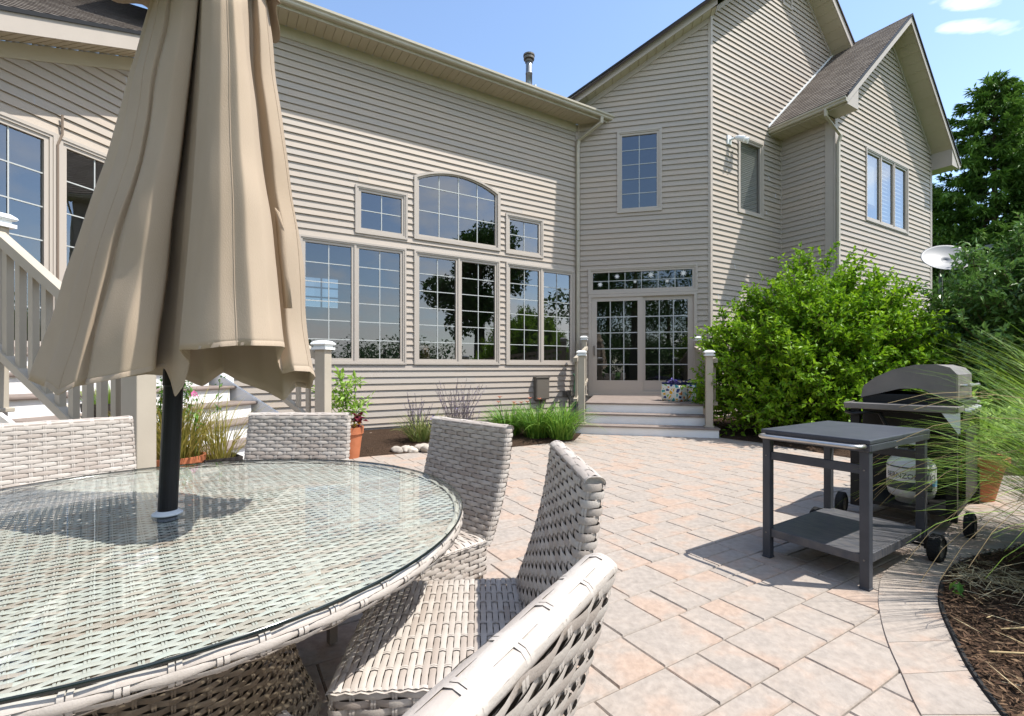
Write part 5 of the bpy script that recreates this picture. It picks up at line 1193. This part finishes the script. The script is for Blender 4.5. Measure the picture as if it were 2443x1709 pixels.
mb = MB(); mb.tube([V((0,0,-.03)), V((0,.1,-.25)), V((0,.1,-p.z))], .03, 10); loc(mb, 'mast', 'dish', r_)
# ------------------------------------------------------------------ child at the window
cp = at(1014, 838, 10.35); FCh = Frame(WA.P(0,0,-.24), dA, UP, nA); tt, zz = FCh.px(1013, 838); cp = FCh.P(tt, 0); 
PR = thing('person', 'small child in a pale top looking out of the middle window', 'person', (cp.x, cp.y, .45), math.atan2(nA.y, nA.x)+R(90))   # local -Y faces the patio
hz = zz-.45
sk = [((0,0,hz-.62),.10),((0,0,hz-.42),.105),((0,0,hz-.25),.10),((0,0,hz-.16),.045),((0,-.01,hz-.05),.075),((0,-.01,hz+.03),.092),((0,-.005,hz+.09),.07),((.13,0,hz-.24),.05),((.18,-.04,hz-.42),.04),((.12,-.16,hz-.52),.03),((-.13,0,hz-.24),.05),((-.18,-.04,hz-.42),.04),((-.12,-.16,hz-.52),.03),((.07,0,hz-.8),.075),((.07,0,hz-1.0),.05),((.07,0,.04),.04),((.07,-.1,.03),.035),((-.07,0,hz-.8),.075),((-.07,0,hz-1.0),.05),((-.07,0,.04),.04),((-.07,-.1,.03),.035)]
ed = [(0,1),(1,2),(2,3),(3,4),(4,5),(5,6),(2,7),(7,8),(8,9),(2,10),(10,11),(11,12),(0,13),(13,14),(14,15),(15,16),(0,17),(17,18),(18,19),(19,20)]
me = bpy.data.meshes.new('body'); me.from_pydata([s[0] for s in sk], ed, []); me.materials.append(M['skin']); o = bpy.data.objects.new('body', me); COL.objects.link(o); o.parent = PR
md = o.modifiers.new('skin', 'SKIN'); md.use_smooth_shade = True
for v, s in zip(me.skin_vertices[0].data, sk): v.radius = (s[1], s[1]*.85)
me.skin_vertices[0].data[0].use_root = True; o.modifiers.new('sub', 'SUBSURF').render_levels = 2
mb = MB(); mb.lathe([(.0,hz+.135),(.06,hz+.125),(.10,hz+.08),(.112,hz+.02),(.115,hz-.06),(.12,hz-.15),(.10,hz-.2),(.07,hz-.2)], (0,.035,0), 20); loc(mb, 'hair', 'hair', PR, smooth=True)
mb = MB(); mb.lathe([(.06,hz-.175),(.125,hz-.215),(.15,hz-.28),(.12,hz-.40),(.125,hz-.6),(.14,hz-.85)], (0,0,0), 20)
for s in (-1,1): mb.tube([V((s*.11,0,hz-.225)), V((s*.16,-.01,hz-.30)), V((s*.18,-.03,hz-.36))], [.06,.065,.055], 10)
loc(mb, 'dress', 'dress', PR, smooth=True)
mb = MB()
for s in (-1,1): mb.lathe([(.0,-.012),(.011,0),(.0,.012)], (s*.034,-.092,hz+.02), 8)
mb.box((0,-.088,hz-.055), (.02,0,0), (0,.006,0), (0,0,.004)); loc(mb, 'face_features', 'hair', PR)
# ------------------------------------------------------------------ trees
def spruce(x, y, h, r, seed, lab, nb=150, mt='spruce'):
    rg = random.Random(seed); root = thing('spruce_tree', lab, 'tree', (x,y,0), 0, 'spruces beyond the house'); lf = MB(); tr = MB(); tr.tube([V((0,0,0)), V((.05,0,h*.5)), V((0,0,h*.98))], [.26,.15,.02], 8)
    for i in range(nb):
        u_ = (i+.5)/nb; z = h*(.06+.92*u_); ln = r*(1-u_)**.55*rg.uniform(.6,1.12)+.12; a = i*2.4+rg.uniform(-.4,.4); el = .35*u_-.12; d = V((math.cos(a), math.sin(a), 0)); pts = []
        for k in range(6): t = k/5; pts.append(V((0,0,z))+d*ln*t+V((0,0,ln*(el*t-.28*t*t+.22*t**4))))
        tr.tube(pts, [.035,.028,.02,.014,.01,.005], 3, caps=False); nt = max(9, int(ln*22))
        for k in range(nt):
            t = rg.uniform(.15,1); f = t*5; j = min(4,int(f)); p = pts[j]+(pts[j+1]-pts[j])*(f-j); s = V((-d.y,d.x,0))*rg.choice((-1,1)); td = (d*.75+s*rg.uniform(.2,1.0)+V((0,0,rg.uniform(-.55,.15)))).normalized(); tl = rg.uniform(.25,.6)*(1.1-.5*t); tone = rg.random()
            for q in range(5): c = p+td*tl*q/5; leaf(lf, c, (td+rv(rg,.75)), V((0,0,1)), rg.uniform(.24,.42), rg.uniform(.08,.14), max(0,min(1, .75*t*rg.random()+.25*tone)))
    lf.build('crown', M[mt], root); tr.build('trunk', M['bark'], root); return root
spruce(25.6,25.6,16.8,5.2,1,'tall dark spruce right of the gabled wing, its tip highest of the group',230); spruce(28.6,25.2,16.4,5.2,2,'dark spruce cut off by the right edge of the photo',210); spruce(25.2,29.5,12.5,4.6,3,'shorter spruce close to the right corner of the house',170); spruce(21.5,20.0,7.4,2.6,4,'small light green spruce in front of the tall ones',130)
def crown(x, y, h, r, n, seed, trunk=.3):
    rg = random.Random(seed); tw.tube([V((x,y,-.05)), V((x+.1,y,h*.5)), V((x,y,h*.8))], [trunk,trunk*.7,trunk*.3], 6)
    bl = [(V((x+rg.gauss(0,r*.4), y+rg.gauss(0,r*.4), h*rg.uniform(.10 if h > 11.2 or h < 7 else .36,.88))), r*rg.uniform(.35,.6)) for _ in range(13)]
    for i in range(n):
        c, k = rg.choice(bl); v = rv(rg, k*rg.random()**.35); v.z *= .8; leaf(wf, c+v, rv(rg), V((0,0,1)), rg.uniform(.2,.4), rg.uniform(.14,.24), rg.random())
wf = MB(); tw = MB(); rg0 = random.Random(77)
for i in range(26):                                            # the wooded edge of the garden, behind and beside the photographer
    a = R(112+150*i/25+rg0.uniform(-3,3)); d = rg0.uniform(27,34); crown(d*math.sin(a), d*math.cos(a), (rg0.uniform(3.0,4.2) if math.degrees(a) < 160 else rg0.uniform(10,13)), rg0.uniform(3.4,4.6), 1500 if math.degrees(a) < 160 else 2600, 100+i)
crown(15.9,.5,11.0,2.7,9000,300,.35); crown(19.5,6.8,6.2,3.0,3000,301,.3); crown(-3,-15,11.5,4.2,5200,303,.4); crown(3.5,-17,12,4.4,5200,304,.4); crown(-9,-15,11.5,4.2,4200,305,.4)
for i in range(22): a = R(160+90*i/21); crown(23*math.sin(a)+rg0.uniform(-1,1), 23*math.cos(a), rg0.uniform(3,4.5), 2.6, 1100, 400+i)
o = wf.build('garden_woods', M['woods']); tag(o, None, None, None, 'stuff'); o2 = tw.build('trunks', M['bark'], o)
# ------------------------------------------------------------------ light, sky, camera
AZ, EL = 101.0, 60.0
sd = V((math.sin(R(AZ))*math.cos(R(EL)), math.cos(R(AZ))*math.cos(R(EL)), math.sin(R(EL))))
sl = bpy.data.lights.new('sun', 'SUN'); sl.energy = 3.65; sl.angle = R(.53); sl.color = (1.0,.955,.89); so = bpy.data.objects.new('sun', sl); COL.objects.link(so); so.rotation_euler = sd.to_track_quat('Z','Y').to_euler(); so.location = (20,-5,30)
w = bpy.data.worlds.new('World'); scene.world = w; w.use_nodes = True; N = w.node_tree.nodes; L = w.node_tree.links; bg = N['Background']; bg.inputs[1].default_value = .15
sky = N.new('ShaderNodeTexSky'); sky.sky_type = 'NISHITA'; sky.sun_disc = False; sky.sun_elevation = R(EL); sky.sun_rotation = R(AZ); sky.air_density = 1.0; sky.dust_density = .6; sky.ozone_density = 1.2; sky.altitude = 100
tc = N.new('ShaderNodeTexCoord')
def vm(op, a, b=None, out=0):
    n = N.new('ShaderNodeVectorMath'); n.operation = op; L.new(a, n.inputs[0])
    if b is not None:
        if isinstance(b, (tuple, list, V)): n.inputs[1].default_value = tuple(b)
        else: L.new(b, n.inputs[1])
    return n.outputs[1] if op in ('DOT_PRODUCT','LENGTH','DISTANCE') else n.outputs[0]
def mm(op, a, b=None, c=None, clamp=False):
    n = N.new('ShaderNodeMath'); n.operation = op; n.use_clamp = clamp
    for i, x in enumerate((a, b, c)):
        if x is None: continue
        if isinstance(x, (int, float)): n.inputs[i].default_value = x
        else: L.new(x, n.inputs[i])
    return n.outputs[0]
dirn = tc.outputs['Generated']
ns = N.new('ShaderNodeTexNoise'); ns.inputs['Scale'].default_value = 3.2; ns.inputs['Detail'].default_value = 7; ns.inputs['Roughness'].default_value = .58
mp = N.new('ShaderNodeMapping'); mp.inputs['Scale'].default_value = (1,1,2.2); L.new(dirn, mp.inputs[0]); L.new(mp.outputs[0], ns.inputs['Vector'])
back = mm('MULTIPLY_ADD', vm('DOT_PRODUCT', dirn, (.55,-.83,-.1)), 1.3, .25, True)        # broken cloud over the garden side of the sky
cl = mm('MULTIPLY', mm('MULTIPLY_ADD', ns.outputs[0], 5.0, -2.2, True), back)
nz = N.new('ShaderNodeTexNoise'); nz.inputs['Scale'].default_value = 14; nz.inputs['Detail'].default_value = 6; mp2 = N.new('ShaderNodeMapping'); mp2.inputs['Scale'].default_value = (1,1,3); L.new(dirn, mp2.inputs[0]); L.new(mp2.outputs[0], nz.inputs['Vector'])
for (x, y, sx, sz) in ((2335,65,.052,.011), (2300,8,.05,.010)):
    c = ray(x, y).normalized(); df = vm('SUBTRACT', dirn, c); rt_ = V((1,0,0)); rt_ = (rt_-c*c.dot(rt_)).normalized(); u2 = rt_.cross(c).normalized()
    a = mm('DIVIDE', vm('DOT_PRODUCT', df, rt_), sx); b = mm('DIVIDE', vm('DOT_PRODUCT', df, u2), sz); q = mm('ADD', mm('MULTIPLY', a, a), mm('MULTIPLY', b, b))
    k = mm('SUBTRACT', mm('MULTIPLY_ADD', nz.outputs[0], 4.2, -1.5), q, None, True); cl = mm('MAXIMUM', cl, mm('MULTIPLY', k, .5))
mx = N.new('ShaderNodeMix'); mx.data_type = 'RGBA'; L.new(cl, mx.inputs[0]); L.new(sky.outputs[0], mx.inputs[6]); mx.inputs[7].default_value = (6.6,6.5,6.3,1); L.new(mx.outputs[2], bg.inputs[0])
cam = bpy.data.cameras.new('camera'); co = bpy.data.objects.new('camera', cam); COL.objects.link(co); co.location = (0,0,CH); co.rotation_euler = (R(90),0,0); cam.sensor_width = 36; cam.lens = 36*FX/2443; cam.shift_y = (HY-854.5)/2443; cam.clip_start = .02; cam.clip_end = 600; scene.camera = co
scene.view_settings.view_transform = 'Standard'; scene.view_settings.look = 'None'; scene.view_settings.exposure = 1.02; scene.view_settings.gamma = 1
scene.cycles.use_denoising = True; scene.cycles.max_bounces = 8; scene.cycles.transparent_max_bounces = 12; scene.cycles.sample_clamp_indirect = 8; scene.cycles.caustics_reflective = False
